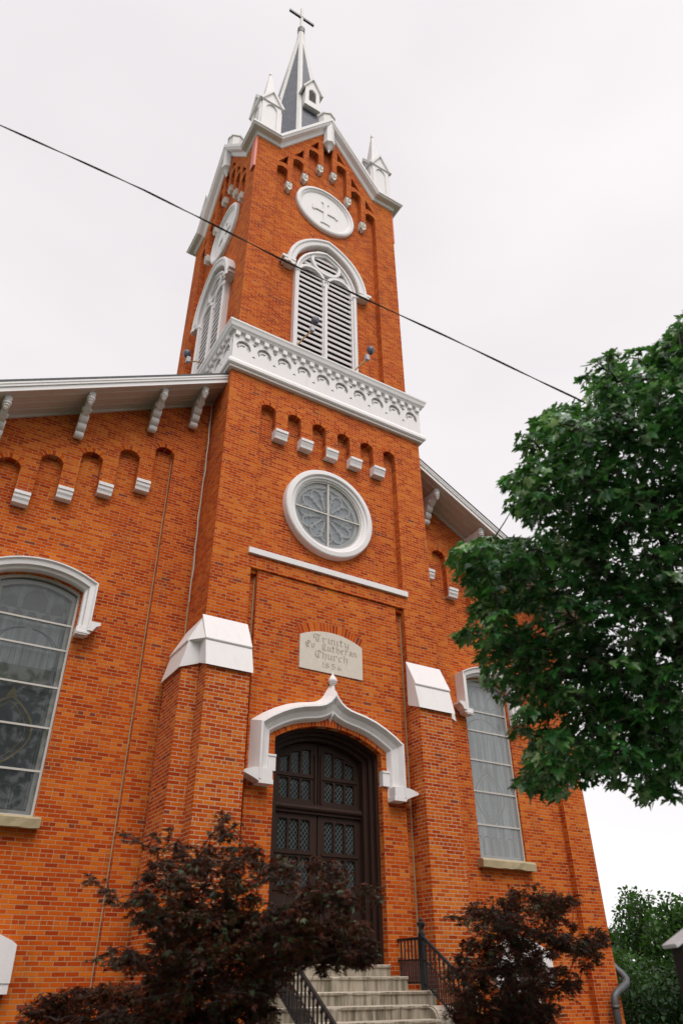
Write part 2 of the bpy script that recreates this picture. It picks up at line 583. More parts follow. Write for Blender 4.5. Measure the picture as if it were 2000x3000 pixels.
t.box(-3, -2.62, .19, 6.0, GZ, 13.5)
t.box(2.62, 3, .19, 6.0, GZ, 13.5)
t.box(-2.62, 2.62, 5.7, 6.0, 8, 13.5)
t.box(-2.9, 2.9, .02, .4, 12.1, 13.5)
P(t, "tower_wall", 'brick')
t = MB()
t.plate([(-1.873, GZ), (1.859, GZ), (1.859, 6.40), (-1.873, 6.40)], [door_hole, [(-.785, 4.345)] + arc(-.785, .838, 5.115, .20, 12) + [(.838, 4.345)]], .045, .19)
t.box(-2.068, 2.093, .020, .19, 6.41, 6.485)
t.box(-2.068, 2.093, .085, .19, 6.325, 6.397)
P(t, "door_surround_panel", 'brick')
t = MB()
t.box(-2.165, 2.205, -.062, .05, 6.745, 6.885)
P(t, "string_course", 'white')
for cxx in (-1.49, -.748, .021, .771, 1.529):
    t = MB()
    w = .178
    prof = [(.185, 10.287), (-.005, 10.287), (-.02, 10.36), (-.045, 10.42), (-.05, 10.45), (-.05, 10.46), (-.075, 10.47), (-.075, 10.55), (.185, 10.57)]
    t.plate_x(prof, cxx - w, cxx + w)
    P(t, "corbel", 'white')
for pth_, w_, y_ in [(arc(a, b, 11.15, .12, 8), .115, -.003) for a, b in BAYS] + [(arc(-.785, .838, 5.115, .20, 14), .21, .041), (arc(-1.27, 1.27, 2.80, .375, 20), .25, .040)]:
    t = MB()
    ring(t, pth_, w_, y_)
    P(t, "brick_arch", 'brick_arch')

# ---- buttresses -----------------------------------------------------
for sx in (-1, 1):
    xf = (lambda p, sx=sx: (p[0] * sx, p[1], p[2]))
    t = MB(xf)
    t.plate_x([(0, GZ), (-.36, GZ), (-.36, 3.88), (-.30, 4.10), (0, 4.95)], 2.085, 3.0)
    t.box(3.0, 3.36, .03, .98, GZ, 3.95)
    t.plate([(3.0, 3.95), (3.36, 3.95), (3.24, 4.2), (3.0, 4.9)], [], .03, .98)
    bt = P(t, "buttress", 'brick_bold')
    t = MB(xf)   # front cap: two weathered slabs, the upper proud of the lower
    t.plate_x([(0, 3.98), (-.37, 3.84), (-.425, 3.82), (-.275, 4.45), (0, 4.45)], 2.045, 3.05)
    t.plate_x([(0, 4.40), (-.31, 4.38), (-.32, 4.405), (0, 5.03)], 2.05, 3.06)
    t.plate([(3.0, 3.98), (3.37, 3.84), (3.425, 3.82), (3.275, 4.45), (3.0, 4.45)], [], -.012, 1.02)
    t.plate([(3.0, 4.40), (3.31, 4.38), (3.32, 4.405), (3.0, 5.03)], [], -.008, 1.03)
    # mitred corner of the upper slabs
    t.add([(3.0, -.001, 5.03), (3.0, -.295, 4.405), (3.295, -.008, 4.405), (3.0, -.001, 4.38), (3.055, -.295, 4.405), (3.055, -.008, 5.0)],
          [(0, 1, 4), (0, 4, 2), (1, 3, 4), (4, 3, 2), (0, 3, 1), (0, 2, 3)])
    P(t, "buttress_cap", 'white', bt)

# ---- tower cornice ----------------------------------------------------
def cornice_sweep(mb, prof, hx, y0, y1):
    """profile (out, z) swept around left side, front, right side"""
    base = [(-hx, y1, -1, 0), (-hx, y0, -1, -1), (hx, y0, 1, -1), (hx, y1, 1, 0)]
    vs_, fs = [], []
    m = len(prof)
    for x, y, ox, oy in base:
        for o, z in prof: vs_.append((x + ox * o, y + oy * o, z))
    for i in range(3):
        for k in range(m):
            l = (k + 1) % m
            fs.append((i * m + k, i * m + l, (i + 1) * m + l, (i + 1) * m + k))
    fs += [tuple(range(m)), tuple(range(4 * m - 1, 3 * m - 1, -1))]
    mb.add(vs_, fs)
t = MB()
cornice_sweep(t, [(-.1, 13.61), (.25, 13.60), (.25, 13.55), (.225, 13.50), (.20, 13.41), (.16, 13.36), (.145, 13.33), (.06, 13.31), (.06, 13.15), (-.1, 13.15)], 3.0, 0, 6.0)
cornice_sweep(t, [(-.1, 12.37), (.075, 12.37), (.10, 12.345), (.165, 12.22), (.175, 12.20), (.175, 12.12), (.14, 12.08), (.115, 12.075), (.10, 12.02), (.03, 12.01), (-.1, 12.01)], 3.0, 0, 6.0)
cor = P(t, "tower_cornice", 'white')
def dentil(*b):
    t = MB()
    t.box(*b)
    P(t, "dentil", 'white', cor)
for i in range(22):
    x = -2.97 + i * 5.94 / 21
    dentil(x - .065, x + .065, -.155, -.058, 13.165, 13.30)
for i in range(21):
    y = .17 + i * .283
    dentil(-3.155, -3.058, y - .065, y + .065, 13.165, 13.30)
    if i % 3 == 0 or True: dentil(3.058, 3.155, y - .065, y + .065, 13.165, 13.30)
def frieze(mb, mb2, x0, x1, n, y):
    st = (x1 - x0) / n
    holes = []
    for i in range(n):
        c = x0 + (i + .5) * st
        h = .215
        z0 = 12.80
        lp = [(c - h, z0 + .03)] + [(c + h * cos(a), z0 + .03 + .245 * sin(a)) for a in [pi - pi * k / 10 for k in range(1, 10)]] + [(c + h, z0 + .03)]
        # cusped lower edge: two foils and a central cusp
        lp += [(c + .17, z0 - .07), (c + .10, z0 - .02), (c + .06, z0 + .055), (c, z0 + .02), (c - .06, z0 + .055), (c - .10, z0 - .02), (c - .17, z0 - .07)]
        holes.append(lp)
        if i < n - 1:
            e = c + st / 2
            holes.append([(e - .075, 13.10), (e + .075, 13.10), (e, 13.00)])
            holes.append([(e - .06, 12.60), (e, 12.67), (e + .06, 12.60)])
        # inner scroll
        mb2 = MB(mb.xf)
        mb2.mould([(c + .13 * cos(a), z0 + .05 + .11 * sin(a)) for a in [pi * .95 - pi * .8 * k / 8 for k in range(9)]], [(-.02, y + .03), (.02, y + .03), (.02, y + .075), (-.02, y + .075)])
        mb2.lathe([(.045, y + .03), (.045, y + .075)], (c + .06, 0, z0 + .07), 10, 'y')
        mb2.lathe([(.035, y + .03), (.035, y + .075)], (c - .1, 0, z0 + .02), 10, 'y')
        P(mb2, "frieze_scroll", 'trim', cor)
    mb.plate([(x0, 12.365), (x1, 12.365), (x1, 13.16), (x0, 13.16)], holes, y, y + .05)
t, t2 = MB(), MB()
frieze(t, t2, -3.06, 3.06, 10, -.085)
for sx in (-1, 1):
    xf = (lambda p, sx=sx: (sx * (3.0 - p[1]), 3.0 + p[0] * 1.0, p[2]))
    q, q2 = MB(xf), MB(xf)
    frieze(q, q2, -2.99, 2.99, 10, -.085)
    o = len(t.v); t.v += q.v; t.f += [tuple(i + o for i in f) for f in q.f]
t.box(-3.005, 3.005, -.006, .3, 12.02, 13.3)
t.box(-3.004, -2.7, .3, 5.99, 12.02, 13.3)
t.box(2.7, 3.004, .3, 5.99, 12.02, 13.3)
fz = P(t, "frieze", 'white', cor, "pierced frieze with a row of cusped arches")
t = MB()
t.box(-3.2, 3.2, -.2, 6.2, 13.60, 13.64)
P(t, "cornice_flashing", 'pipe', cor)

# ---- round window -----------------------------------------------------
def rose():
    t = MB()
    pth = list(reversed(circ(0, 8.57, .98, 56)))
    t.mould(pth, [(.285, .20), (.275, .03), (.25, .005), (.14, -.005), (.12, .01), (.11, .045), (.045, .06), (.03, .10), (.0, .11), (-.01, .19), (.0, .30)], closed=True)
    rw = P(t, "round_window", 'white', None, "big round window in a thick white ring")
    t = MB()
    t.mould(list(reversed(circ(0, 8.57, .955, 56))), [(.03, .145), (-.02, .145), (-.02, .19), (.03, .19)], closed=True)
    t.box(-.025, .025, .142, .185, 7.62, 9.52)
    t.box(-.95, .95, .138, .182, 8.555, 8.592)
    P(t, "glazing_bar", 'frame', rw)
    t = MB()
    pc = circ(0, 8.57, .96, 56)
    t.add([(x, .168, z) for x, z in pc], [tuple(range(56))])
    P(t, "pane", 'round_glass', rw, fix=False)
    t = MB()
    zc = 8.57
    y0, y1 = .215, .265
    sq = [(-.026, y0), (.026, y0), (.026, y1), (-.026, y1)]
    t.mould(list(reversed(circ(0, zc, .86, 48))), [(-.04, y0), (.13, y0 - .01), (.13, y1), (-.04, y1)], closed=True)
    t.mould(list(reversed(circ(0, zc, .155, 20))), sq, closed=True)
    for k in range(12):
        a = 2 * pi * (k + .5) / 12
        d = (cos(a), sin(a))
        e = (-d[1], d[0])
        pt = lambda r, w: (d[0] * r + e[0] * w, zc + d[1] * r + e[1] * w)
        t.mould([pt(.15, 0), pt(.60, 0)], sq)
        for rr in (.47, .61):
            t.plate([pt(rr - .05, 0), pt(rr - .01, .03), pt(rr + .03, .085), pt(rr + .035, .03), pt(rr + .06, 0), pt(rr + .035, -.03), pt(rr + .03, -.085), pt(rr - .01, -.03)], [], y0 - .006, y1)
        # lobe between this spoke and the next
        b = 2 * pi * (k + 1) / 12
        d2 = (cos(b), sin(b))
        e2 = (-d2[1], d2[0])
        lob = [(d2[0] * r + e2[0] * w, zc + d2[1] * r + e2[1] * w) for r, w in [(.60, -.158), (.66, -.145), (.73, -.10), (.79, 0), (.73, .10), (.66, .145), (.60, .158)]]
        t.mould(lob, [(-.02, y0), (.02, y0), (.02, y1), (-.02, y1)])
    P(t, "tracery", 'white', rw)
    t = MB()
    t.lathe([(1.0, .27), (1.0, .30)], (0, 0, 8.57), 48, 'y')
    P(t, "stained_glass", 'rosepane', rw)
rose()

# ---- name stone -------------------------------------------------------
t = MB()
t.plate([(-.782, 4.348)] + arc(-.782, .835, 5.112, .195, 12) + [(.835, 4.348)], [], .02, .12)
ns = P(t, "name_stone", 'stone', None, "pale arched date stone carved with the church name and 1856")
# broad-nib letters
G = {
 'T': [[(.05, .95), (.3, 1.0), (.65, .93), (.95, 1.02)], [(.5, .95), (.32, .7), (.32, .25), (.5, .02), (.8, .1), (.95, .25)], [(.62, .9), (.62, .2)], [(.05, .95), (.0, .6), (.12, .4)]],
 'r': [[(.05, .6), (.2, .66), (.2, 0), (.32, .04)], [(.2, .52), (.42, .68), (.6, .6)]],
 'i': [[(.05, .6), (.2, .66), (.2, .06), (.35, .02)], [(.18, .88), (.24, .92)]],
 'n': [[(.02, .6), (.15, .66), (.15, 0), (.25, .04)], [(.15, .54), (.38, .68), (.52, .58), (.52, .06), (.66, .02)]],
 't': [[(.25, .95), (.25, .08), (.4, .0), (.52, .08)], [(.05, .66), (.5, .66)]],
 'y': [[(.05, .66), (.14, .6), (.14, .14), (.3, .02), (.52, .14)], [(.52, .66), (.52, .0), (.4, -.25), (.1, -.3)]],
 'E': [[(.85, .9), (.5, 1.0), (.2, .8), (.15, .35), (.35, .05), (.7, .0), (.9, .15)], [(.2, .52), (.75, .56)], [(.5, .95), (.5, .1)], [(.85, .9), (.9, .7)]],
 'v': [[(.02, .6), (.14, .68), (.16, .14), (.34, .0), (.52, .14)], [(.4, .66), (.54, .6), (.52, .14)]],
 '.': [[(.1, .0), (.2, .06)]],
 'L': [[(.5, 1.0), (.25, .85), (.25, .12), (.1, .02), (.5, .08), (.9, .02)], [(.5, 1.0), (.7, .85), (.55, .7), (.5, .1)]],
 'u': [[(.04, .66), (.14, .6), (.14, .12), (.3, .0), (.5, .14)], [(.52, .66), (.52, .06), (.66, .02)]],
 'h': [[(.14, 1.0), (.14, 0)], [(.14, .54), (.38, .68), (.54, .56), (.52, .1), (.4, -.2)]],
 'e': [[(.14, .36), (.5, .46), (.4, .66), (.16, .56), (.14, .14), (.32, .0), (.54, .12)]],
 'a': [[(.1, .6), (.36, .68), (.5, .58), (.5, .06), (.64, .02)], [(.5, .36), (.18, .3), (.14, .1), (.3, .0), (.5, .14)]],
 'C': [[(.88, .88), (.55, 1.0), (.22, .82), (.14, .4), (.32, .05), (.66, .0), (.9, .18)], [(.56, .94), (.56, .08)], [(.88, .88), (.9, .66)]],
 'c': [[(.5, .6), (.34, .68), (.14, .54), (.14, .14), (.32, .0), (.52, .12)]],
 '1': [[(.1, .78), (.28, .95), (.28, 0)]],
 '8': [[(.3, .52), (.1, .72), (.3, .95), (.5, .75), (.3, .52), (.08, .26), (.3, .0), (.54, .24), (.3, .52)]],
 '5': [[(.5, .95), (.16, .95), (.12, .55), (.36, .6), (.54, .34), (.36, .04), (.08, .06)]],
 '6': [[(.48, .92), (.2, .7), (.1, .3), (.3, .0), (.52, .22), (.34, .48), (.12, .3)]],
}
ADV = dict(T=1.05, E=1.0, L=1.0, C=1.05)
def inscription(mb, text, x0, x1, z, h, y, slope=0):
    w = sum(ADV.get(c, .42 if c in 'i.1' else .55 if c == ' ' else .72) for c in text)
    sc = (x1 - x0) / w
    x = x0
    for c in text:
        for st in G.get(c, []):
            pts = [(x + a * sc, z + b * h) for a, b in st]
            nib = (.024 * h / .16, .017 * h / .16)
            for p, q in zip(pts, pts[1:]):
                poly = [(p[0] - nib[0] / 2, p[1] - nib[1] / 2), (p[0] + nib[0] / 2, p[1] + nib[1] / 2), (q[0] + nib[0] / 2, q[1] + nib[1] / 2), (q[0] - nib[0] / 2, q[1] - nib[1] / 2)]
                mb.add([(a, y, b) for a, b in poly], [(0, 1, 2, 3)])
        x += ADV.get(c, .42 if c in 'i.1' else .55 if c == ' ' else .72) * sc
t = MB()
inscription(t, "Trinity", -.44, .50, 5.03, .165, .0172)
inscription(t, "Ev. Lutheran", -.66, .69, 4.855, .15, .0172)
inscription(t, "Church", -.42, .46, 4.66, .165, .0172)
inscription(t, "1856", -.25, .31, 4.455, .12, .0172)
P(t, "lettering", 'engraved', ns, fix=False)

# ---- door hood (ogee) ---------------------------------------------------
def ogee():
    half = [(-1.70, 1.90), (-1.70, 2.99), (-1.50, 3.13), (-1.25, 3.27), (-1.0, 3.38), (-.75, 3.455), (-.52, 3.50), (-.36, 3.535), (-.24, 3.585), (-.14, 3.66), (-.06, 3.755), (0, 3.86)]
    return half + [(-x, z) for x, z in reversed(half[:-1])]
t = MB()
t.mould(ogee(), [(.13, .05), (.005, -.215), (-.035, -.225), (-.055, -.20), (-.11, -.13), (-.20, -.075), (-.235, -.07), (-.255, -.045), (-.30, .05)])
for sx in (-1, 1):
    xf = (lambda p, sx=sx: (p[0] * sx, p[1], p[2]))
    q = MB(xf)
    q.plate([(1.42, 1.84), (1.66, 1.84), (1.80, 1.91), (2.02, 1.99), (2.03, 2.03), (1.80, 2.10), (1.42, 2.10)], [], -.205, .05)
    q.box(1.40, 1.70, -.21, .05, 1.825, 1.905)
    o = len(t.v); t.v += q.v; t.f += [tuple(i + o for i in f) for f in q.f]
t.lathe([(.02, .0), (.05, .05), (.038, .12), (.075, .17), (.10, .22), (.10, .255), (.06, .32), (.02, .38), (.005, .44)], (0.02, -.03, 3.93), 12)
hood = P(t, "door_hood", 'white', None, "white ogee hood over the door with a bud finial")
for a, b in ((-1.45, -1.262), (1.262, 1.45)):
    t = MB()
    t.box(a, b, -.005, .13, 2.13, 2.40)
    t.box(a - .004, b + .004, -.02, .12, 2.40, 2.44)
    P(t, "impost_block", 'white')

# ---- door -----------------------------------------------------------------
def door():
    t = MB()
    def fr(h0, zs0, r0, h1, zs1, r1, y0, y1):
        o = [(-h0, -1.03)] + arc(-h0, h0, zs0, r0, 16) + [(h0, -1.03)]
        i = [(-h1, -1.02)] + arc(-h1, h1, zs1, r1, 16) + [(h1, -1.02)]
        t.plate(o, [i], y0, y1)
    fr(1.268, 2.798, .373, 1.20, 2.76, .35, .20, .36)
    fr(1.20, 2.76, .35, 1.12, 2.72, .325, .30, .47)
    fr(1.13, 2.72, .33, 1.02, 2.67, .30, .40, .60)
    t.box(-1.02, 1.02, .50, .60, 1.53, 1.72)
    t.lathe([(.055, -1.02), (.055, 1.02)], (0, .50, 1.63), 10, 'x')
    dr = P(t, "door", 'wood', None, "dark brown arched double door with leaded diamond panes")
    cols = [(.17, .375), (.425, .63), (.68, .885)]
    def leaf(sx, rows, outer, nm):
        xf = (lambda p, sx=sx: (p[0] * sx, p[1], p[2]))
        q = MB(xf)
        holes = []
        for (z0, z1, arched) in rows:
            for k, (a, b) in enumerate(cols):
                top = z1 - (.055 * (k ** 1.6) if arched else 0)
                if arched: holes.append([(a, z0), (a, top), (b, top - .05 * (k + .3) * .5), (b, z0)])
                else: holes.append([(a, z0), (a, top - .02), (a + .03, top), (b - .03, top), (b, top - .02), (b, z0)])
        q.plate(outer, holes, .55, .63)
        for (z0, z1, arched) in rows:
            q.box(.10, .95, .525, .56, z0 - .075, z0 - .03)
        q.box(.055, .085, .51, .555, outer[0][1] + .02, outer[0][1] + 1.0)
        lf = P(q, nm, 'wood', dr)
        q = MB(xf)
        q.box(.12, .93, .600, .612, rows[-1][0] - .03, rows[0][1] + .02)
        g = P(q, "pane", 'doorglass', dr)
        q = MB(xf)
        for (z0, z1, _) in rows:
            for (a, b) in cols:
                st = .105
                w = b - a
                n = int((z1 - z0 + w) / st) + 2
                for d in (1, -1):
                    for i in range(-1, n):
                        # line z = z0 + i*st + d*(x-a)*1.25 clipped to the pane
                        zz0 = z0 + i * st if d > 0 else z0 + i * st
                        p0 = [a, zz0]
                        p1 = [b, zz0 + d * w * 1.25]
                        def clip(p, r):
                            if p[1] < z0 and r[1] > z0:
                                k = (z0 - p[1]) / (r[1] - p[1]); return [p[0] + (r[0] - p[0]) * k, z0]
                            if p[1] > z1 and r[1] < z1:
                                k = (z1 - p[1]) / (r[1] - p[1]); return [p[0] + (r[0] - p[0]) * k, z1]
                            return p
                        if (p0[1] < z0 and p1[1] < z0) or (p0[1] > z1 and p1[1] > z1): continue
                        c0, c1 = clip(p0, p1), clip(p1, p0)
                        if abs(c0[0] - c1[0]) < .01: continue
                        q.tube([(c0[0], .594, c0[1]), (c1[0], .594, c1[1])], .0052, 4, False)
        P(q, "leading", 'lead', dr)
    for sx in (-1, 1):
        up_o = [(.012, 1.72), (.012, 2.95), (.35, 2.925), (.70, 2.83), (1.02, 2.66), (1.02, 1.72)]
        leaf(sx, [(2.30, 2.80, True), (1.80, 2.19, False)], up_o, "transom_light")
        lo_o = [(.012, -1.02), (.012, 1.53), (1.02, 1.53), (1.02, -1.02)]
        leaf(sx, [(.86, 1.42, False), (.22, .74, False)], lo_o, "door_leaf")
    t = MB()
    t.lathe([(.025, 0), (.028, .03), (.02, .05), (.045, .08), (.045, .10), (.0, .12)], (.09, .44, .0), 10, 'z')
    t.tube([(.09, .52, -.12), (.09, .46, -.10), (.09, .46, .12), (.09, .52, .14)], .012, 8)
    P(t, "handle", 'brass', dr)
door()
t = MB()
t.box(-1.26, 1.26, .64, .70, -1.03, 3.2)
P(t, "vestibule_lining", 'black')

# ---- nave front walls -------------------------------------------------------
LB = [(-4.285 - .81 * k, -3.815 - .81 * k, 9.60 - .402 * k) for k in range(6)]
def mir(x): return 2 * XM - x
def soff(x): return 13.18 - .548 * abs(x - XM)
WIN = [(-6.06, .80), (5.65, .745)]
plum = plain_mat('plum_glass', (.11, .10, .115), .3, var=.3, bump=0)
def nave_side(sx):
    bays = LB if sx < 0 else [(mir(b), mir(a), z) for a, b, z in LB]
    wc, wh = WIN[0] if sx < 0 else WIN[1]
    inner = -2.9 if sx < 0 else 2.9
    outer = -9.18 if sx < 0 else 8.66
    # recess outline
    bs = sorted(bays)
    pts = [(bs[0][0], -2.2)]
    for i, (a, b, z) in enumerate(bs):
        pts += arc(a, b, z, .14, 8)
        if i < 5:
            zz = max(z, bs[i + 1][2]) - 1.255
            zz = (bays[0][2] - 1.26) - .402 * (i if sx > 0 else 4 - i)
            pts += [(b, zz), (bs[i + 1][0], zz)]
    pts += [(bs[-1][1], -2.2)]
    t = MB()
    if sx < 0: out = [(outer, GZ), (inner, GZ), (inner, soff(inner)), (outer, soff(outer))]
    else: out = [(inner, GZ), (outer, GZ), (outer, soff(outer)), (inner, soff(inner))]
    t.plate(out, [pts], D1, D1 + .165)
    wh_ = wh + .0
    wn = [(wc - wh_, 1.13)] + arc(wc - wh_, wc + wh_, 5.50, .19, 12) + [(wc + wh_, 1.13)]
    bw_ = [(wc - .62, -2.7), (wc - .62, -1.0), (wc + .62, -1.0), (wc + .62, -2.7)]
    e = .012
    o2 = [(outer + e * (1 if sx < 0 else -1), GZ) if False else p for p in out]
    t.plate([(p[0] * .999, p[1]) for p in o2], [wn, bw_], D1 + .167, D1 + .5)
    # side wall of the nave
    x0, x1 = (outer + .02, outer + .5) if sx < 0 else (outer - .5, outer - .02)
    t.box(x0, x1, D1 + .11, 28, GZ, soff(outer) - .15)
    P(t, "nave_wall", 'brick')
    for a, b, z in bays:
        t = MB()
        ring(t, arc(a, b, z, .14, 8), .115, D1 - .003)
        P(t, "brick_arch", 'brick_arch')
    for i in range(5):
        a, b = bs[i][1], bs[i + 1][0]
        zz = (bays[0][2] - 1.26) - .402 * (i if sx > 0 else 4 - i)
        t = MB()
        prof = [(D1 + .16, zz - .03), (D1 - .005, zz - .03), (D1 - .02, zz + .03), (D1 - .05, zz + .08), (D1 - .055, zz + .13), (D1 - .055, zz + .15), (D1 - .08, zz + .16), (D1 - .08, zz + .235), (D1 + .16, zz + .25)]
        t.plate_x(prof, a + .006, b - .006)
        P(t, "corbel", 'white')
    # ------------ window
    yw = D1 + .167
    t = MB()
    def fr(o, i, y0, y1):
        po = [(wc - wh + o, 1.135 + o)] + arc(wc - wh + o, wc + wh - o, 5.50 - o * .2, .19 - .0, 12) + [(wc + wh - o, 1.135 + o)]
        po = [(x, z if k in (0, len(po) - 1) else z - o) for k, (x, z) in enumerate(po)]
        pi_ = [(wc - wh + i, 1.135 + i)] + arc(wc - wh + i, wc + wh - i, 5.50 - i * .2, .19, 12) + [(wc + wh - i, 1.135 + i)]
        pi_ = [(x, z if k in (0, len(pi_) - 1) else z - i) for k, (x, z) in enumerate(pi_)]
        t.plate(po, [pi_], y0, y1)
    fr(.002, .045, yw + .06, yw + .13)
    fr(.04, .12, yw + .17, yw + .23)
    w = P(t, "window", 'frame', None, "tall arched stained glass window behind storm panes")
    t = MB()
    for z in (1.92, 2.70, 3.47, 4.23, 4.76):
        t = MB()
        t.box(wc - wh + .04, wc + wh - .04, yw + .065, yw + .11, z - .018, z + .018)
        P(t, "glazing_bar", 'frame', w)
    t = MB()
    pc = list(reversed([(wc - wh + .03, 1.16)] + arc(wc - wh + .03, wc + wh - .03, 5.46, .18, 12) + [(wc + wh - .03, 1.16)]))
    t.add([(x, yw + .09, z) for x, z in pc], [tuple(range(len(pc)))])
    P(t, "pane", 'storm' if sx < 0 else 'storm_hazy', w, fix=False)
    t = MB()
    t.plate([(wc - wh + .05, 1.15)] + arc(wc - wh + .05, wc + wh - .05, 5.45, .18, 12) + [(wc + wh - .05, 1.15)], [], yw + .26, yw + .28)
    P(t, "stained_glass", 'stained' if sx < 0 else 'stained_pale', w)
    if sx < 0:  # grey upper panels carry the mirrored sky in their colour, lower glass stays dark
        t = MB()
        t.plate([(wc - wh + .06, 4.25)] + arc(wc - wh + .06, wc + wh - .06, 5.44, .175, 12) + [(wc + wh - .06, 4.25)], [], yw + .256, yw + .259)
        P(t, "toned_glass", 'stained_sky_tone', w)
        t = MB()
        t.plate([(wc - .62, 3.85), (wc + .62, 3.85), (wc + .62, 4.24), (wc - .62, 4.24)], [], yw + .256, yw + .259)
        P(t, "toned_glass", 'stained_sky_tone', w)
        t = MB()
        t.plate([(wc - .58, 3.48), (wc + .58, 3.48), (wc + .58, 3.845), (wc - .58, 3.845)], [], yw + .256, yw + .259)
        P(t, "toned_glass", 'stained_olive', w)
    # leading: arcades of arches, drapery lines and a medallion
    t, t2, t3 = MB(), MB(), MB()
    y = yw + .252
    sq = lambda q: [(-q, y), (q, y), (q, y + .012), (-q, y + .012)]
    def arch(mb, cx, zb, h, r, q=.022):
        mb.mould([(cx - r, zb), (cx - r, zb + h)] + [(cx + r * cos(a), zb + h + r * sin(a)) for a in [pi - pi * k / 10 for k in range(11)]] + [(cx + r, zb)], sq(q))
    arch(t, wc, 5.0, .22, .26)
    arch(t, wc - .45, 5.0, .13, .15)
    arch(t, wc + .45, 5.0, .13, .15)
    for k in range(-2, 3): arch(t, wc + k * .27, 4.78, .10, .115, .02)
    for k in (-1, 1): t.mould([(wc + k * .68, 4.8), (wc + k * .64, 5.1), (wc + k * .60, 5.35)], sq(.03))
    # curved canopy
    for k in (-1, 1):
        for r in (.55, .62):
            t2.mould([(wc + k * r * cos(a), 4.18 + .45 * sin(a)) for a in [.1 + 1.35 * j / 8 for j in range(9)]], sq(.012))
        t2.mould([(wc + k * .66, 1.3), (wc + k * .66, 4.75)], sq(.02))
        t2.mould([(wc + k * .60, 1.3), (wc + k * .60, 4.75)], sq(.006))
    for j in range(9): t2.mould([(wc - .5 + j * .125, 3.5), (wc - .5 + j * .125 + random.Random(j).uniform(-.03, .03), 4.2)], sq(.006))
    # vesica medallion
    for k in (-1, 1):
        t3.mould([(wc + k * .48 * sin(pi * j / 12) ** .8, 3.25 - 1.25 * j / 12) for j in range(13)], sq(.020))
        t3.mould([(wc + k * .36 * sin(pi * j / 12) ** .8, 3.15 - 1.05 * j / 12) for j in range(13)], sq(.008))
    t3.plate([(wc, 3.44), (wc - .06, 3.34), (wc - .10, 3.22), (wc, 3.28), (wc + .10, 3.22), (wc + .06, 3.34)], [], y, y + .012)
    for k in range(-2, 3): arch(t2, wc + k * .25, 1.25, .35, .10, .012)
    P(t, "leading", 'came', w)
    t = MB()
    for cx_, zb_, h_, r_ in [(wc, 5.0, .22, .235), (wc - .45, 5.0, .13, .125), (wc + .45, 5.0, .13, .125)] + [(wc + k * .27, 4.78, .10, .095) for k in range(-2, 3)]:
        if sx > 0: break
        t.plate([(cx_ - r_, zb_), (cx_ - r_, zb_ + h_)] + [(cx_ + r_ * cos(a), zb_ + h_ + r_ * sin(a)) for a in [pi - pi * k / 10 for k in range(1, 10)]] + [(cx_ + r_, zb_ + h_), (cx_ + r_, zb_)], [], yw + .2535, yw + .2555)
    if sx < 0: P(t, "plum_glass", plum, w)
    P(t2, "leading", 'lead', w)
    P(t3, "medallion_border", 'amber', w)
    # hood
    t = MB()
    hp = [(wc - wh - .02, 4.66), (wc - wh - .02, 5.50)] + arc(wc - wh - .02, wc + wh + .02, 5.50, .19, 14)[1:-1] + [(wc + wh + .02, 5.50), (wc + wh + .02, 4.66)]
    t.mould(hp, [(.02, D1 + .167), (.0, D1 + .06), (.015, D1 - .01), (.06, D1 - .03), (.08, D1 - .10), (.17, D1 - .115), (.20, D1 - .155), (.225, D1 - .155), (.235, D1 + .167)])
    for k in (-1, 1):
        xf = (lambda p, k=k: (wc + k * (wh + p[0]), p[1], p[2]))
        q = MB(xf)
        q.plate([(-.01, 4.50), (.19, 4.50), (.27, 4.55), (.27, 4.66), (-.01, 4.66)], [], D1 - .12, D1 + .1)
        q.plate([(.20, 4.60), (.30, 4.60), (.36, 4.70), (.44, 4.745), (.44, 4.80), (.20, 4.80)], [], D1 - .15, D1 + .1)
        q.box(.0, .22, D1 - .135, D1 + .1, 4.53, 4.57)
        o = len(t.v); t.v += q.v; t.f += [tuple(i + o for i in f) for f in q.f]
    P(t, "hood_mould", 'white', w)
    # sill, chipped at its ends
    t = MB()
    rr = random.Random(5 + sx)
    n = 10
    x0, x1 = wc - wh - .10, wc + wh + .10
    vs_, fs = [], []
    for i in range(n + 1):
        x = x0 + (x1 - x0) * i / n
        j = lambda a: rr.uniform(-a, a)
        vs_ += [(x, D1 + .35, .95), (x, D1 - .02 + j(.012), .94 + j(.012)), (x, D1 - .03 + j(.015), 1.09 + j(.012)), (x, D1 + .02 + j(.01), 1.13 + j(.006)), (x, D1 + .35, 1.15)]
    for i in range(n):
        for k in range(5):
            l = (k + 1) % 5
            fs.append((i * 5 + k, i * 5 + l, i * 5 + 5 + l, i * 5 + 5 + k))
    fs += [tuple(range(5)), tuple(range(n * 5 + 4, n * 5 - 1, -1))]
    t.add(vs_, fs)
    P(t, "sill", 'sill', w)
    # basement window
    t = MB()
    t.plate([(wc - .63, -2.7), (wc + .63, -2.7), (wc + .63, -.98), (wc - .63, -.98)], [[(wc - .56, -2.62), (wc + .56, -2.62), (wc + .56, -1.05), (wc - .56, -1.05)]], D1 + .2, D1 + .28)
    t.box(wc - .03, wc + .03, D1 + .2, D1 + .27, -2.62, -1.05)
    bwn = P(t, "basement_window", 'frame', None, "small basement window with a white hood half hidden by leaves")
    t = MB()
    t.box(wc - .6, wc + .6, D1 + .25, D1 + .26, -2.65, -1.0)
    P(t, "pane", 'doorglass', bwn)
    t = MB()
    h0 = wh + .13
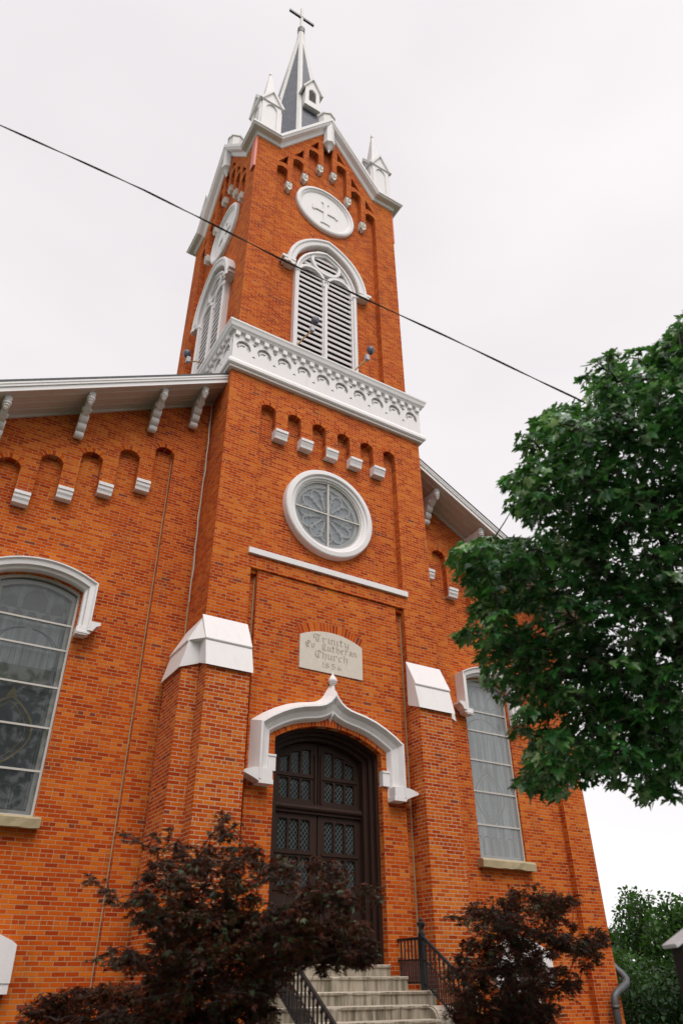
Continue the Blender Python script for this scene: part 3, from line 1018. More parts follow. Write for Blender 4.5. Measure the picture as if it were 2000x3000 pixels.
    t.plate([(wc - h0, -1.28), (wc - h0 + .01, -.77), (wc - h0 + .10, -.71), (wc - .3, -.50), (wc, -.44), (wc + .3, -.50), (wc + h0 - .10, -.71), (wc + h0 - .01, -.77), (wc + h0, -1.28), (wc + .66, -1.28), (wc + .66, -1.0), (wc - .66, -1.0), (wc - .66, -1.28)], [], D1 - .07, D1 + .169)
    t.box(wc - h0 + .01, wc - .655, D1 - .055, D1 + .169, -1.42, -1.279)
    t.box(wc + .655, wc + h0 - .01, D1 - .055, D1 + .169, -1.42, -1.279)
    P(t, "hood_mould", 'white', bwn)
nave_side(-1)
nave_side(1)

for x_, y_, z_ in ((-3.012, D1 - .006, 11.1), (-3.822, D1 + .158, 9.55), (3.302, D1 + .158, 9.55), (3.012, D1 - .006, 11.1)):
    t = MB()
    t.box(x_ - .011, x_ + .011, y_ - .008, y_ + .008, GZ, z_)
    P(t, "mortar_joint", 'sill')
for x_ in (-1.885, 2.083):
    t = MB()
    t.box(x_ - .012, x_ + .012, .175, .191, GZ, 6.3)
    P(t, "mortar_joint", 'sill')

# ---- nave roof, rakes, soffit, brackets -----------------------------------------
OV = .95
def roof_side(sx):
    edge = (-9.18 - .75) if sx < 0 else (8.66 + .75)
    z = lambda x: soff(x)
    yf = D1 - OV
    t = MB()
    t.plate([(XM, z(XM) + .24), (edge, z(edge) + .24), (edge, z(edge) + .30), (XM, z(XM) + .30)], [], yf - .05, 28.6)
    P(t, "nave_roof", 'shingle')
    t = MB()
    a = XM
    t.plate([(a, z(a)), (edge, z(edge)), (edge, z(edge) + .05), (a, z(a) + .05)], [], yf + .04, D1 + .01)
    # boards of the soffit run parallel to the rake
    for k in range(3):
        y = yf + .20 + k * .25
        t.plate([(a, z(a) - .018), (edge, z(edge) - .018), (edge, z(edge) + .01), (a, z(a) + .01)], [], y, y + .035)
    t.plate([(a, z(a) - .075), (edge, z(edge) - .075), (edge, z(edge) + .01), (a, z(a) + .01)], [], D1 - .045, D1 - .002)
    P(t, "soffit", 'soffit')
    t = MB()
    t.plate([(a, z(a) + .0), (edge, z(edge) + .0), (edge, z(edge) + .12), (a, z(a) + .12)], [], yf, yf + .05)
    t.plate([(a, z(a) + .12), (edge, z(edge) + .12), (edge, z(edge) + .237), (a, z(a) + .237)], [], yf - .03, yf + .05)
    t.plate([(a, z(a) + .185), (edge, z(edge) + .185), (edge, z(edge) + .238), (a, z(a) + .238)], [], yf - .045, yf - .0305)
    P(t, "rake_fascia", 'white')
    # side eave
    t = MB()
    t.box(min(edge, edge - sx * .75), max(edge, edge - sx * .75), D1, 28, z(edge), z(edge) + .2)
    P(t, "eave_box", 'white')
    for x in ((-3.49, -4.49, -6.10, -7.70, -9.0) if sx < 0 else (3.88, 5.46, 7.06, 8.4)):
        zt = z(x) - .02
        t = MB()
        w = .085
        # scrolled arm
        up = [(D1, zt), (D1 - .80, zt), (D1 - .80, zt - .10)]
        lowr = [(D1 - .66, zt - .10)] + [(D1 - .66 + .50 * (1 - cos(a_)), zt - .10 - .36 * sin(a_)) for a_ in [pi / 2 * j / 7 for j in range(1, 8)]] + [(D1 - .14, zt - .78), (D1, zt - .80)]
        t.plate_x(up + lowr, x - w * .8, x + w * .8)
        # turned drop at the nose
        t.lathe([(.085, .02), (.085, -.12), (.095, -.13), (.095, -.17), (.07, -.19), (.085, -.22), (.05, -.26), (.06, -.28), (.02, -.33)], (x, D1 - .72, zt), 14)
        # three beads running down the wall
        for (yy, zz, rr) in ((.27, -.40, .135), (.19, -.60, .115), (.115, -.775, .095)):
            t.lathe([(rr * .86, -w * 1.15), (rr, -w * .8), (rr, w * .8), (rr * .86, w * 1.15)], (x, D1 - yy, zt + zz), 16, 'x')
        t.lathe([(.06, -w * 1.25), (.06, w * 1.25)], (x, D1 - .44, zt - .26), 12, 'x')
        P(t, "eave_bracket", 'trim', None)
roof_side(-1)
roof_side(1)
t = MB()
t.plate([(-9.1, GZ), (8.6, GZ), (8.6, soff(8.6)), (XM, soff(XM)), (-9.1, soff(-9.1))], [], 27.6, 28)
P(t, "nave_wall", 'brick')

# ---- belfry ------------------------------------------------------------------------
def face_xf(th, dx=0.0):
    c, s_ = cos(th), sin(th)
    def f(p):
        x, y = p[0] + dx - AX[0], p[1] - AX[1] + B0   # local y=0 is the wall face
        return (AX[0] + x * c - y * s_, AX[1] + x * s_ + y * c, p[2])
    return f
BB_ = [(-2.04, -1.62, 22.50), (-1.43, -1.01, 23.42), (-.81, -.39, 24.57), (-.19, .19, 25.42), (.39, .81, 24.57), (1.01, 1.43, 23.42), (1.62, 2.04, 22.50)]
PEND = [21.95, 22.98, 24.05, 24.05, 22.98, 21.95]
def belfry_face(th, full):
    xf = face_xf(th)
    t = MB(xf)
    hb = B if th in (0, pi) else B - .226
    top = [(-hb, 23.62), (-2.05, 23.62), (0, 26.62), (2.05, 23.62), (hb, 23.62)]
    out = [(-hb, 13.55), (hb, 13.55)] + list(reversed(top))
    win = [(-1.13, 13.9)] + pointed(1.13, 17.58, .48, 10) + [(1.13, 13.9)]
    rec = [(-2.04, 13.8)]
    for i, (a, b, z) in enumerate(BB_):
        rec += arc(a, b, z, .13, 6)
        if i < 6: rec += [(b, PEND[i]), (BB_[i + 1][0], PEND[i])]
    rec += [(2.04, 13.8)]
    tris = []
    for i, (a, b, z) in enumerate(BB_):
        if i < 3: tris.append([(a + .03, z + .29), (b - .02, z + .92), (b - .02, z + .33), (b - .15, z + .36)])
        elif i > 3: tris.append([(a + .02, z + .92), (b - .03, z + .29), (a + .15, z + .36), (a + .02, z + .33)])
    t.plate(out, [rec] + tris, 0, .22)
    t.plate([(x * (.995 if hb > 2.7 else 1.05), z) for x, z in out], [win], .222, .45)
    wl = P(t, "belfry_wall", 'brick')
    # pendant rosettes
    for i in range(6):
        c = (BB_[i][1] + BB_[i + 1][0]) / 2
        z1 = PEND[i]
        t = MB(xf)
        t.box(c - .105, c + .105, .03, .215, z1 - .33, z1 + .03)
        t.plate([(c - .085, z1 - .33), (c + .085, z1 - .33), (c, z1 - .45)], [], .03, .21)
        for k in range(8):
            a = k * pi / 4
            t.lathe([(.04, .008), (.04, .035)], (c + .062 * cos(a), 0, z1 - .15 + .095 * sin(a)), 8, 'y')
        P(t, "rosette_corbel", 'corbel')
    # roundel with a cross
    t = MB(xf)
    zc = 21.59
    t.mould(list(reversed(circ(0, zc, .98, 44))), [(.20, .215), (.19, .12), (.14, .09), (.07, .09), (.05, .13), (.01, .14), (-.03, .17), (-.03, .21)], closed=True)
    t.lathe([(.99, .185), (.99, .215)], (0, 0, zc), 44, 'y')
    rd = P(t, "roundel", 'white', None, "round white panel bearing a relief cross")
    t = MB(xf)
    w = .085
    cx = [(-w, zc - .72), (-.2, zc - .75), (-.2, zc - .66), (-w, zc - .60), (-w, zc - w), (-.42, zc - w), (-.47, zc - .17), (-.56, zc - .12), (-.56, zc + .12), (-.47, zc + .17), (-.42, zc + w), (-w, zc + w), (-w, zc + .44), (-.17, zc + .50), (-.12, zc + .60)]
    poly = cx + [(-x, z) for x, z in reversed(cx)]
    t.plate([(x * .93, zc + (z - zc) * .95) for x, z in poly], [], .145, .19)
    P(t, "relief_cross", 'white', rd)
    # window
    t = MB(xf)
    fpath = [(-1.10, 13.95), (-1.10, 17.58)] + pointed(1.10, 17.58, .48, 10)[1:-1] + [(1.10, 17.58), (1.10, 13.95)]
    t.mould(fpath, [(.03, .04), (-.04, .03), (-.06, .08), (-.13, .10), (-.13, .26), (.03, .26)])
    t.lathe([(.06, 0), (.06, 3.5), (.085, 3.52), (.085, 3.62), (.05, 3.66)], (0, .10, 14.1), 10)
    t.box(-.085, .085, .13, .26, 13.95, 17.9)
    for k in (-1, 1):
        t.lathe([(.05, 0), (.05, 3.4), (.075, 3.42), (.075, 3.5), (.05, 3.55)], (k * 1.06, .05, 14.1), 10)
        c, r = k * .53, .46
        t.mould([(c - r, 17.45)] + [(c + r * cos(a), 17.62 + r * 1.05 * sin(a)) for a in [pi - pi * j / 12 for j in range(13)]] + [(c + r, 17.45)], [(-.035, .08), (.06, .08), (.075, .12), (.06, .24), (-.035, .24)])
    t.mould(list(reversed(circ(0, 18.58, .50, 28))), [(-.04, .07), (.06, .07), (.075, .11), (.06, .24), (-.04, .24)], closed=True)
    bwn = P(t, "belfry_window", 'white', None, "pointed belfry window with louvres and round tracery")
    t = MB(xf)
    z = 14.0
    while z < 19.2:
        hwid = 1.04
        if z > 17.58:
            rr = 1.10 + .48
            hwid = max(.1, math.sqrt(max(0, rr * rr - (z + .12 - 17.58) ** 2)) - .48 - .02)
        xs = [(-hwid, -.06), (.06, hwid)] if z < 17.9 else [(-hwid, hwid)]
        for (x0, x1) in xs:
            nsc = max(3, int((x1 - x0) / .075))
            # sloping slat with a scalloped lower lip
            bot = []
            for j in range(nsc):
                xa, xb = x0 + (x1 - x0) * j / nsc, x0 + (x1 - x0) * (j + 1) / nsc
                bot += [(xa, .0), (xa + (xb - xa) * .25, -.028), (xa + (xb - xa) * .75, -.028)]
            bot.append((x1, 0))
            vs_ = [(x, .14, z + dz) for x, dz in bot] + [(x, .14, z + .085) for x, dz in bot] + [(x, .21, z + .125) for x, dz in bot] + [(x, .21, z + .112) for x, dz in bot] + [(x, .155, z + .07) for x, dz in bot] + [(x, .155, z + dz) for x, dz in bot]
            n = len(bot)
            fs = []
            for r in range(5):
                fs += [(r * n + j, r * n + j + 1, r * n + n + j + 1, r * n + n + j) for j in range(n - 1)]
            fs += [(5 * n + j, 5 * n + j + 1, j + 1, j) for j in range(n - 1)]
            fs += [tuple(r * n for r in range(6)), tuple(r * n + n - 1 for r in range(5, -1, -1))]
            t.add(vs_, fs)
        z += .236
    P(t, "louvers", 'louver', bwn)
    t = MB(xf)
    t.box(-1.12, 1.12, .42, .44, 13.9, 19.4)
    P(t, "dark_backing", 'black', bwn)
    # hood
    t = MB(xf)
    hp = [(-1.20, 17.62)] + pointed(1.20, 17.70, .5, 12) + [(1.20, 17.62)]
    t.mould(hp, [(.02, .215), (.0, -.02), (.03, -.05), (.15, -.06), (.19, -.10), (.255, -.10), (.29, -.06), (.29, .215)])
    for k in (-1, 1):
        q = MB((lambda p, k=k: xf((k * p[0], p[1], p[2]))))
        q.box(1.19, 1.66, -.07, .2, 17.78, 17.88)
        q.box(1.19, 1.58, -.05, .2, 17.66, 17.779)
        o = len(t.v); t.v += q.v; t.f += [tuple(i + o for i in f) for f in q.f]
    P(t, "hood_mould", 'white', bwn)
    # gable cornice: return, rake, rake, return
    t = MB(xf)
    path = [(-B, 23.93), (-2.12, 23.93), (0, 27.08), (2.12, 23.93), (B, 23.93)]
    prof = [(.0, -.33), (-.10, -.33), (-.12, -.30), (-.17, -.27), (-.19, -.20), (-.20, -.10), (-.26, -.06), (-.31, -.05), (-.33, .0), (-.33, .08), (.0, .10)]
    t.mould(path, prof, ends=lambda y: max(-.02, -y))
    P(t, "gable_cornice", 'white')
    # stub on the apex and pendant beneath it
    t = MB(xf)
    t.lathe([(.33, .0), (.33, .62), (.38, .65), (.38, .74), (.05, .95)], (0, .16, 26.95), 8)
    st = P(t, "gable_stub", 'trim')
    t = MB(xf)
    t.lathe([(.0, 0), (.03, .05), (.04, .16), (.15, .36), (.25, .46), (.25, .60), (.22, .62), (.22, 1.75)], (0, -.06, 25.0), 8)
    P(t, "gable_pendant", 'white')
    # roof of the cross gable
    t = MB(xf)
    t.plate([(-2.5, 23.45), (2.5, 23.45), (2.16, 23.91), (0, 27.05), (-2.16, 23.91)], [], .452, 2.6)
    P(t, "gable_roof", 'slate')
    # coral corner flashing
    t = MB(xf)
    t.box(B + .003, B + .075, .03, .22, 21.75, 23.55)
    if th in (0,): P(t, "corner_flashing", 'coral', None, "coral red flashing board")
    if th == -pi / 2:
        t = MB(face_xf(th))
        t.box(B - .25, B + .02, -.075, -.002, 21.75, 23.55)
        P(t, "corner_flashing", 'coral', None, "coral red flashing board")
for th in (0, -pi / 2, pi / 2, pi): belfry_face(th, True)

# pinnacles
for (sx, sy) in ((-1, -1), (1, -1), (-1, 1), (1, 1)):
    c = (AX[0] + sx * 2.43, AX[1] + sy * 2.43)
    t = MB()
    h = .40
    t.box(c[0] - h, c[0] + h, c[1] - h, c[1] + h, 23.7, 26.35)
    pn = P(t, "pinnacle", 'white', None)
    t = MB()
    for th in (0, pi / 2, pi, -pi / 2):
        f = (lambda p, th=th: (c[0] + p[0] * cos(th) - p[1] * sin(th), c[1] + p[0] * sin(th) + p[1] * cos(th), p[2]))
        q = MB(f)
        # gablet with a blind pointed arch
        ap = [(-.22, 24.5)] + [(x * .22 / .25, z) for x, z in pointed(.25, 25.75, .1, 5)] + [(.22, 24.5)]
        q.plate([(-.385, 24.2), (.385, 24.2), (.385, 26.2), (0, 27.0), (-.385, 26.2)], [ap], -h - .05, -h + .01)
        q.mould([(-.50, 26.12), (0, 27.10), (.50, 26.12)], [(0, -h - .12), (-.09, -h - .12), (-.12, -h - .04), (-.12, .0), (0, .0)])
        o = len(t.v); t.v += q.v; t.f += [tuple(i + o for i in f_) for f_ in q.f]
    P(t, "gablet", 'white', pn)
    t = MB()
    t.lathe([(.40, 26.5), (.34, 26.9), (.10, 28.75), (.05, 29.05), (.08, 29.1), (.015, 29.4)], (c[0], c[1], 0), 4, rot=pi / 4)
    P(t, "pinnacle_spire", 'white', pn)

# spire
SP_K, SP_T = .1305, 41.15
def spr(z): return SP_K * (SP_T - z)
t = MB()
zs = [23.0, 27, 31, 35, 39.6]
t.lathe([(spr(z), z) for z in zs], (AX[0], AX[1], 0), 8, rot=pi / 8)
sp = P(t, "spire", 'slate', None, "octagonal slate spire with white ribs")
for k in range(8):
    a = pi / 8 + k * pi / 4
    d = Vector((cos(a), sin(a), 0))
    e = Vector((-sin(a), cos(a), 0))
    t = MB()
    vs_, fs = [], []
    for z in (23.2, 30, 36, 40.0):
        w = .115 if z < 39 else .10
        r = spr(z)
        # rib: a strip lying on both adjacent facets, slightly proud
        c = Vector((AX[0], AX[1], z)) + d * (r + .035)
        back = d * (-w * .41)
        vs_ += [c, c + e * w + back, c - d * .10 + e * w + back, c - d * .12, c - d * .10 - e * w + back, c - e * w + back]
    for i in range(3):
        for q in range(6):
            l = (q + 1) % 6
            fs.append((i * 6 + q, i * 6 + l, i * 6 + 6 + l, i * 6 + 6 + q))
    fs += [tuple(range(6)), tuple(range(23, 17, -1))]
    t.add([tuple(v) for v in vs_], fs)
    P(t, "rib", 'trim', sp)
t = MB()
t.lathe([(.27, 39.3), (.24, 39.6), (.17, 40.65), (.18, 40.66)], (AX[0], AX[1], 0), 8, rot=pi / 8)
P(t, "spire_cap", 'trim', sp)
t = MB()
t.lathe([(.19, 40.62), (.20, 41.1), (.12, 41.25), (.05, 41.3)], (AX[0], AX[1], 0), 10)
P(t, "spire_collar", 'iron', sp)
for th in (0, -pi / 2, pi / 2, pi):
    xf = face_xf(th, 0)
    y0 = 1.36
    t = MB(xf)
    arch_h = [(-.18, 31.15)] + [(x, z) for x, z in pointed(.18, 31.95, .08, 5)] + [(.18, 31.15)]
    t.plate([(-.36, 30.75), (.36, 30.75), (.36, 32.3), (0, 33.0), (-.36, 32.3)], [arch_h], y0, y0 + .08)
    t.plate([(-.34, 30.75), (.34, 30.75), (.34, 32.3), (0, 32.95), (-.34, 32.3)], [], y0 + .12, 2.4)
    t.box(-.40, .40, y0 - .03, y0 + .10, 30.66, 30.80)
    dm = P(t, "dormer", 'white', sp)
    t = MB(xf)
    t.mould([(-.52, 32.0), (0, 33.15), (.52, 32.0)], [(0, y0 - .08), (-.07, y0 - .08), (-.09, y0 - .02), (-.09, 2.5), (0, 2.5)])
    P(t, "dormer_roof", 'trim', sp)
    t = MB(xf)
    t.box(-.2, .2, y0 + .075, y0 + .115, 31.1, 32.3)
    for k in range(8): t.plate_x([(y0 + .02, 31.15 + k * .125), (y0 + .07, 31.26 + k * .125), (y0 + .08, 31.25 + k * .125), (y0 + .03, 31.14 + k * .125)], -.2, .2)
    P(t, "dormer_louvers", 'trim', sp)
# cross
t = MB()
c = (AX[0], AX[1])
t.box(c[0] - .065, c[0] + .065, c[1] - .05, c[1] + .05, 41.25, 43.55)
crs = P(t, "spire_cross", 'trim', sp)
t = MB()
t.box(c[0] - .74, c[0] + .74, c[1] - .052, c[1] + .052, 42.43, 42.60)
P(t, "spire_cross_arm", 'iron', sp)

# ---- drain pipe and lightning cable -------------------------------------------
t = MB()
t.tube([(8.74, 1.30, 8.4), (8.74, 1.30, -1.0)], .055, 10)
P(t, "drain_pipe", 'verdigris')
t = MB()
pp = [(8.74, 1.30, -.95), (8.79, 1.24, -1.05), (8.84, 1.12, -1.16), (8.82, 1.0, -1.28), (8.72, .95, -1.37), (8.5, .93, -1.46), (8.34, .93, -1.52), (8.22, .93, -1.60), (8.18, .93, -1.75), (8.18, .93, -3.0)]
t.tube(pp, .085, 12)
t.lathe([(.10, -.03), (.10, .03)], (8.18, .93, -1.8), 12)
P(t, "drain_elbow", 'pipe', smooth=True)
t = MB()
rr = random.Random(3)
t.tube([(-3.06 - (.02 if i % 2 else 0), .95 + .04 * sin(i * .9), 12.0 - i * .45) for i in range(15)], .011, 6)
P(t, "lightning_cable", 'frame')
t = MB()
t.tube([(-2.9 + .0 * i, .10 if False else .3, 23.2 - i * .75) for i in range(2)], .01, 5)

# ---- floodlights on the cornice --------------------------------------------------
def floodlight(base, mid, head, label):
    t = MB()
    b, m, h = Vector(base), Vector(mid), Vector(head)
    t.tube([b, b + (m - b) * .5 + Vector((0, 0, .03)), m], .022, 8)
    fl = t.build("floodlight", 'brass')
    tag(fl, label, "floodlight", "floodlights on the tower cornice")
    t = MB()
    t.box(m.x - .055, m.x + .055, m.y - .055, m.y + .055, m.z - .03, m.z + .17)
    t.build("lamp_box", 'lampbox', fl)
    t = MB()
    t.lathe([(.03, -.16), (.075, -.11), (.115, -.02), (.12, .05), (.10, .09), (.03, .115)], tuple(h), 14)
    t.build("lamp_head", 'lamp', fl, smooth=True)
floodlight((-1.25, -.22, 13.62), (-.90, -.45, 14.2), (-.80, -.45, 14.66), "dark floodlight on a bent arm in front of the belfry louvres")
floodlight((.66, -.22, 13.62), (1.0, -.40, 14.1), (1.14, -.40, 14.55), "dark floodlight on a bent arm right of the front belfry window")
floodlight((-3.22, 1.75, 13.62), (-3.5, 2.36, 14.05), (-3.52, 2.52, 14.5), "dark floodlight sticking out from the left side of the tower")

# ================================================================== GROUND
def sheet(name, x0, x1, y0, y1, z, mat):
    t = MB()
    t.add([(x0, y0, z), (x1, y0, z), (x1, y1, z), (x0, y1, z)], [(0, 1, 2, 3)])
    return tag(t.build(name, mat, fix=False), kind="structure")
sheet("ground", -600, 600, -600, 600, -3.0, 'grass')
sheet("planting_bed", -9.5, 8.9, -5.6, 1.3, -2.996, 'mulch')
t = MB()
t.box(-60, 60, -15.5, -11.2, -3.1, -2.97)
tag(t.build("pavement", 'pave'), kind="structure")
sheet("road", -200, 200, -21.5, -15.7, -2.994, 'asphalt')
t = MB()
t.box(-60, 60, -15.7, -15.5, -3.1, -2.88)
tag(t.build("kerb", 'pave'), kind="structure")
t = MB()
t.box(-1.5, 1.5, -11.2, -3.9, -3.1, -2.975)
tag(t.build("path", 'pave'), kind="structure")

# ---- entrance steps ---------------------------------------------------------------
steps = tag(empty("entrance_steps"), "weathered grey concrete entrance steps leading up to the dark double door", "steps")
def slab(x0, x1, y0, y1, z0, z1):
    rr = random.Random(int(z1 * 1000))
    t = MB()
    n = 22
    vs_, fs = [], []
    for i in range(n + 1):
        x = x0 + (x1 - x0) * i / n
        c = max(0, rr.gauss(0, .006)) + (.02 if rr.random() < .06 else 0)
        w = -.006 * sin(pi * i / n)
        vs_ += [(x, y1, z0), (x, y0, z0), (x, y0, z1 - .05), (x, y0 - .025 + c, z1 - .045), (x, y0 - .025 + c, z1 - .010 - c), (x, y0 - .010 + c, z1 + w), (x, y0 + .12, z1 + w), (x, y1, z1)]
    m = 8
    for i in range(n):
        for k in range(m):
            l = (k + 1) % m
            fs.append((i * m + k, i * m + l, (i + 1) * m + l, (i + 1) * m + k))
    fs += [tuple(range(m)), tuple(range(n * m + m - 1, n * m - 1, -1))]
    t.add(vs_, fs)
    t.build("step", 'concrete', steps)
slab(-1.25, 1.25, -.02, .55, -1.4, -1.03)
slab(-1.42, 1.40, -.34, -.021, -1.5, -1.215)
slab(-1.62, 1.66, -.80, .04, -3.0, -1.432)
for i in range(7):
    y1 = -.801 - .31 * i
    slab(-1.62, 1.25, y1 - .31, y1, -3.0, -1.432 - .195 * (i + 1))
t = MB()   # rounded stone block at the foot of the right rail
prof = [(-.83, -3.0), (-.83, -1.66)] + [(-1.10 - .24 * sin(a), -1.88 + .24 * cos(a)) for a in [pi / 2 * k / 6 - .2 for k in range(8)]] + [(-1.42, -2.3), (-1.9, -2.6), (-1.9, -3.0)]
t.plate_x(prof, 1.262, 1.72)
blk = t.build("stone_block", 'concrete')
bm_ = bmesh.new(); bm_.from_mesh(blk.data)
bmesh.ops.bevel(bm_, geom=bm_.edges[:], offset=.05, segments=3, affect='EDGES', clamp_overlap=True)
bm_.to_mesh(blk.data); bm_.free()
tag(blk, "rounded grey stone block at the right edge of the entrance steps", "stone block")

# ---- iron railings ---------------------------------------------------------------------
def railing(x, label):
    root = tag(empty("railing"), label, "railing", "iron railings beside the entrance steps")
    sl_ = .63
    yp, zp = -.70, -1.43
    t = MB()
    t.box(x - .045, x + .045, yp - .045, yp + .045, zp, zp + .86)
    t.lathe([(.06, .85), (.06, .88), (.035, .90), (.03, .93), (.05, .96), (.075, 1.0), (.08, 1.03), (.05, 1.05), (.02, 1.07), (.03, 1.09), (.02, 1.115), (.004, 1.13)], (x, yp, zp), 12)
    t.build("newel_post", 'iron', root)
    t = MB()
    t.box(x - .028, x + .028, yp + .04, .05, -.66, -.615)
    y_end = -3.15
    z_end = -.60 + (y_end - yp) * sl_
    t.tube([(x, yp - .03, -.615), (x, y_end, z_end + .0), (x, y_end - .10, z_end - .10), (x, y_end - .06, z_end - .20)], .03, 8)
    t.build("handrail", 'iron', root)
    t = MB()
    t.box(x - .02, x + .02, yp + .04, .05, -1.33, -1.30)
    t.tube([(x, yp - .03, -1.32), (x, y_end, -1.32 + (y_end - yp) * sl_)], .018, 6)
    t.box(x - .02, x + .02, yp + .04, .05, -.98, -.955)
    t.tube([(x, yp - .03, -.96), (x, y_end, -.96 + (y_end - yp) * sl_)], .016, 6)
    t.build("lower_rail", 'iron', root)
    n = 6
    for i in range(n):
        y = yp + .10 + i * .11
        t = MB()
        t.box(x - .011, x + .011, y - .011, y + .011, -1.32, -.64)
        t.build("baluster", 'iron', root)
        t = MB()
        t.box(x - .009, x + .009, y + .045, y + .063, -1.32, -.96)
        t.build("baluster", 'iron', root)
    for i in range(20):
        y = yp - .10 - i * .12
        dz = (y - yp) * sl_
        t = MB()
        t.box(x - .011, x + .011, y - .011, y + .011, -1.33 + dz, -.61 + dz)
        t.lathe([(.011, 0), (.028, .03), (.028, .05), (.011, .08)], (x, y, -.72 + dz), 6)
        t.build("baluster", 'iron', root)
        t = MB()
        t.box(x - .009, x + .009, y - .07, y - .052, -1.33 + dz - .04, -.98 + dz - .04)
        t.build("baluster", 'iron', root)
    t = MB()
    t.box(x - .04, x + .04, y_end - .04, y_end + .04, -3.0, z_end + .02)
    t.build("newel_post", 'iron', root)
railing(1.5, "black iron railing with an urn finial right of the steps")
railing(-1.5, "black iron railing behind the large dark red shrub, left of the steps")

# ================================================================== PLANTS
def at(u, v, dist):
    d = CF + CR * ((u - 1000) / FPX) - CU * ((v - 1500) / FPX)
    return CP + d * dist

def leaf_maple():
    h = [(0, 0), (.14, -.10), (.40, -.17), (.33, -.02), (.40, .08), (.66, .16), (.55, .27), (.62, .42), (.46, .44), (.36, .42), (.22, .44), (.30, .62), (.18, .70), (.14, .86), (0, 1.06)]
    return h
def leaf_basic():
    return [(0, 0), (.22, .18), (.30, .45), (.20, .75), (0, 1.0)]
class Leaves:
    def __init__(s, half, fold=.18):
        s.v, s.f = [], []
        s.half = half
        s.fold = fold
        s.n = len(half)
    def leaf(s, p, t, nrm, size):
        b = t.cross(nrm)
        if b.length < 1e-5: b = t.orthogonal()
        b.normalize()
        nrm = b.cross(t).normalized()
        o = len(s.v)
        h = s.half
        for (x, y) in h:
            s.v.append(tuple(p + t * (y * size) + b * (x * size) + nrm * (abs(x) * s.fold * size - y * y * .12 * size)))
        for (x, y) in h[1:-1]:
            s.v.append(tuple(p + t * (y * size) - b * (x * size) + nrm * (abs(x) * s.fold * size - y * y * .12 * size)))
        n = s.n
        s.f.append(tuple(range(o, o + n)))
        s.f.append((o,) + (o + n - 1,) + tuple(range(o + 2 * n - 3, o + n - 1, -1)))
    def star(s, p, t, nrm, size, k=5):
        """dissected palmate leaf: narrow lobes from one point"""
        b = t.cross(nrm)
        if b.length < 1e-5: b = t.orthogonal()
        b.normalize()
        nrm = b.cross(t).normalized()
        c = len(s.v)
        s.v.append(tuple(p))
        for i in range(k):
            a = (i - (k - 1) / 2) * .62
            L = size * (1 - .22 * abs(i - (k - 1) / 2))
            d = t * cos(a) + b * sin(a)
            w = -t * sin(a) + b * cos(a)
            o = len(s.v)
            s.v += [tuple(p + d * (L * .45) + w * (L * .13) - nrm * (.03 * size)), tuple(p + d * L - nrm * (.22 * size)), tuple(p + d * (L * .45) - w * (L * .13) - nrm * (.03 * size))]
            s.f.append((c, o, o + 1, o + 2))
    def build(s, name, mat, parent):
        me = bpy.data.meshes.new(name)
        me.from_pydata(s.v, [], s.f)
        me.materials.append(M[mat])
        me.update()
        o = bpy.data.objects.new(name, me)
        COL.objects.link(o)
        o.parent = parent
        return o

def rv(r):
    while True:
        v = Vector((r.uniform(-1, 1), r.uniform(-1, 1), r.uniform(-1, 1)))
        if .02 < v.length <= 1: return v

def in_poly(poly, x, y):
    c = False
    j = len(poly) - 1
    for i in range(len(poly)):
        if (poly[i][1] > y) != (poly[j][1] > y) and x < (poly[j][0] - poly[i][0]) * (y - poly[i][1]) / (poly[j][1] - poly[i][1]) + poly[i][0]: c = not c
        j = i
    return c

def limb(mb, a, b, r0, r1, rng, sag=.1, n=7):
    pts, rs = [], []
    L = (b - a).length
    j = rv(rng) * L * .10
    for i in range(n):
        k = i / (n - 1)
        p = a.lerp(b, k) + j * sin(pi * k) + Vector((0, 0, sag * L * sin(pi * k)))
        pts.append(p)
        rs.append(r0 + (r1 - r0) * k)
    mb.tube(pts, rs, 6)
    return pts

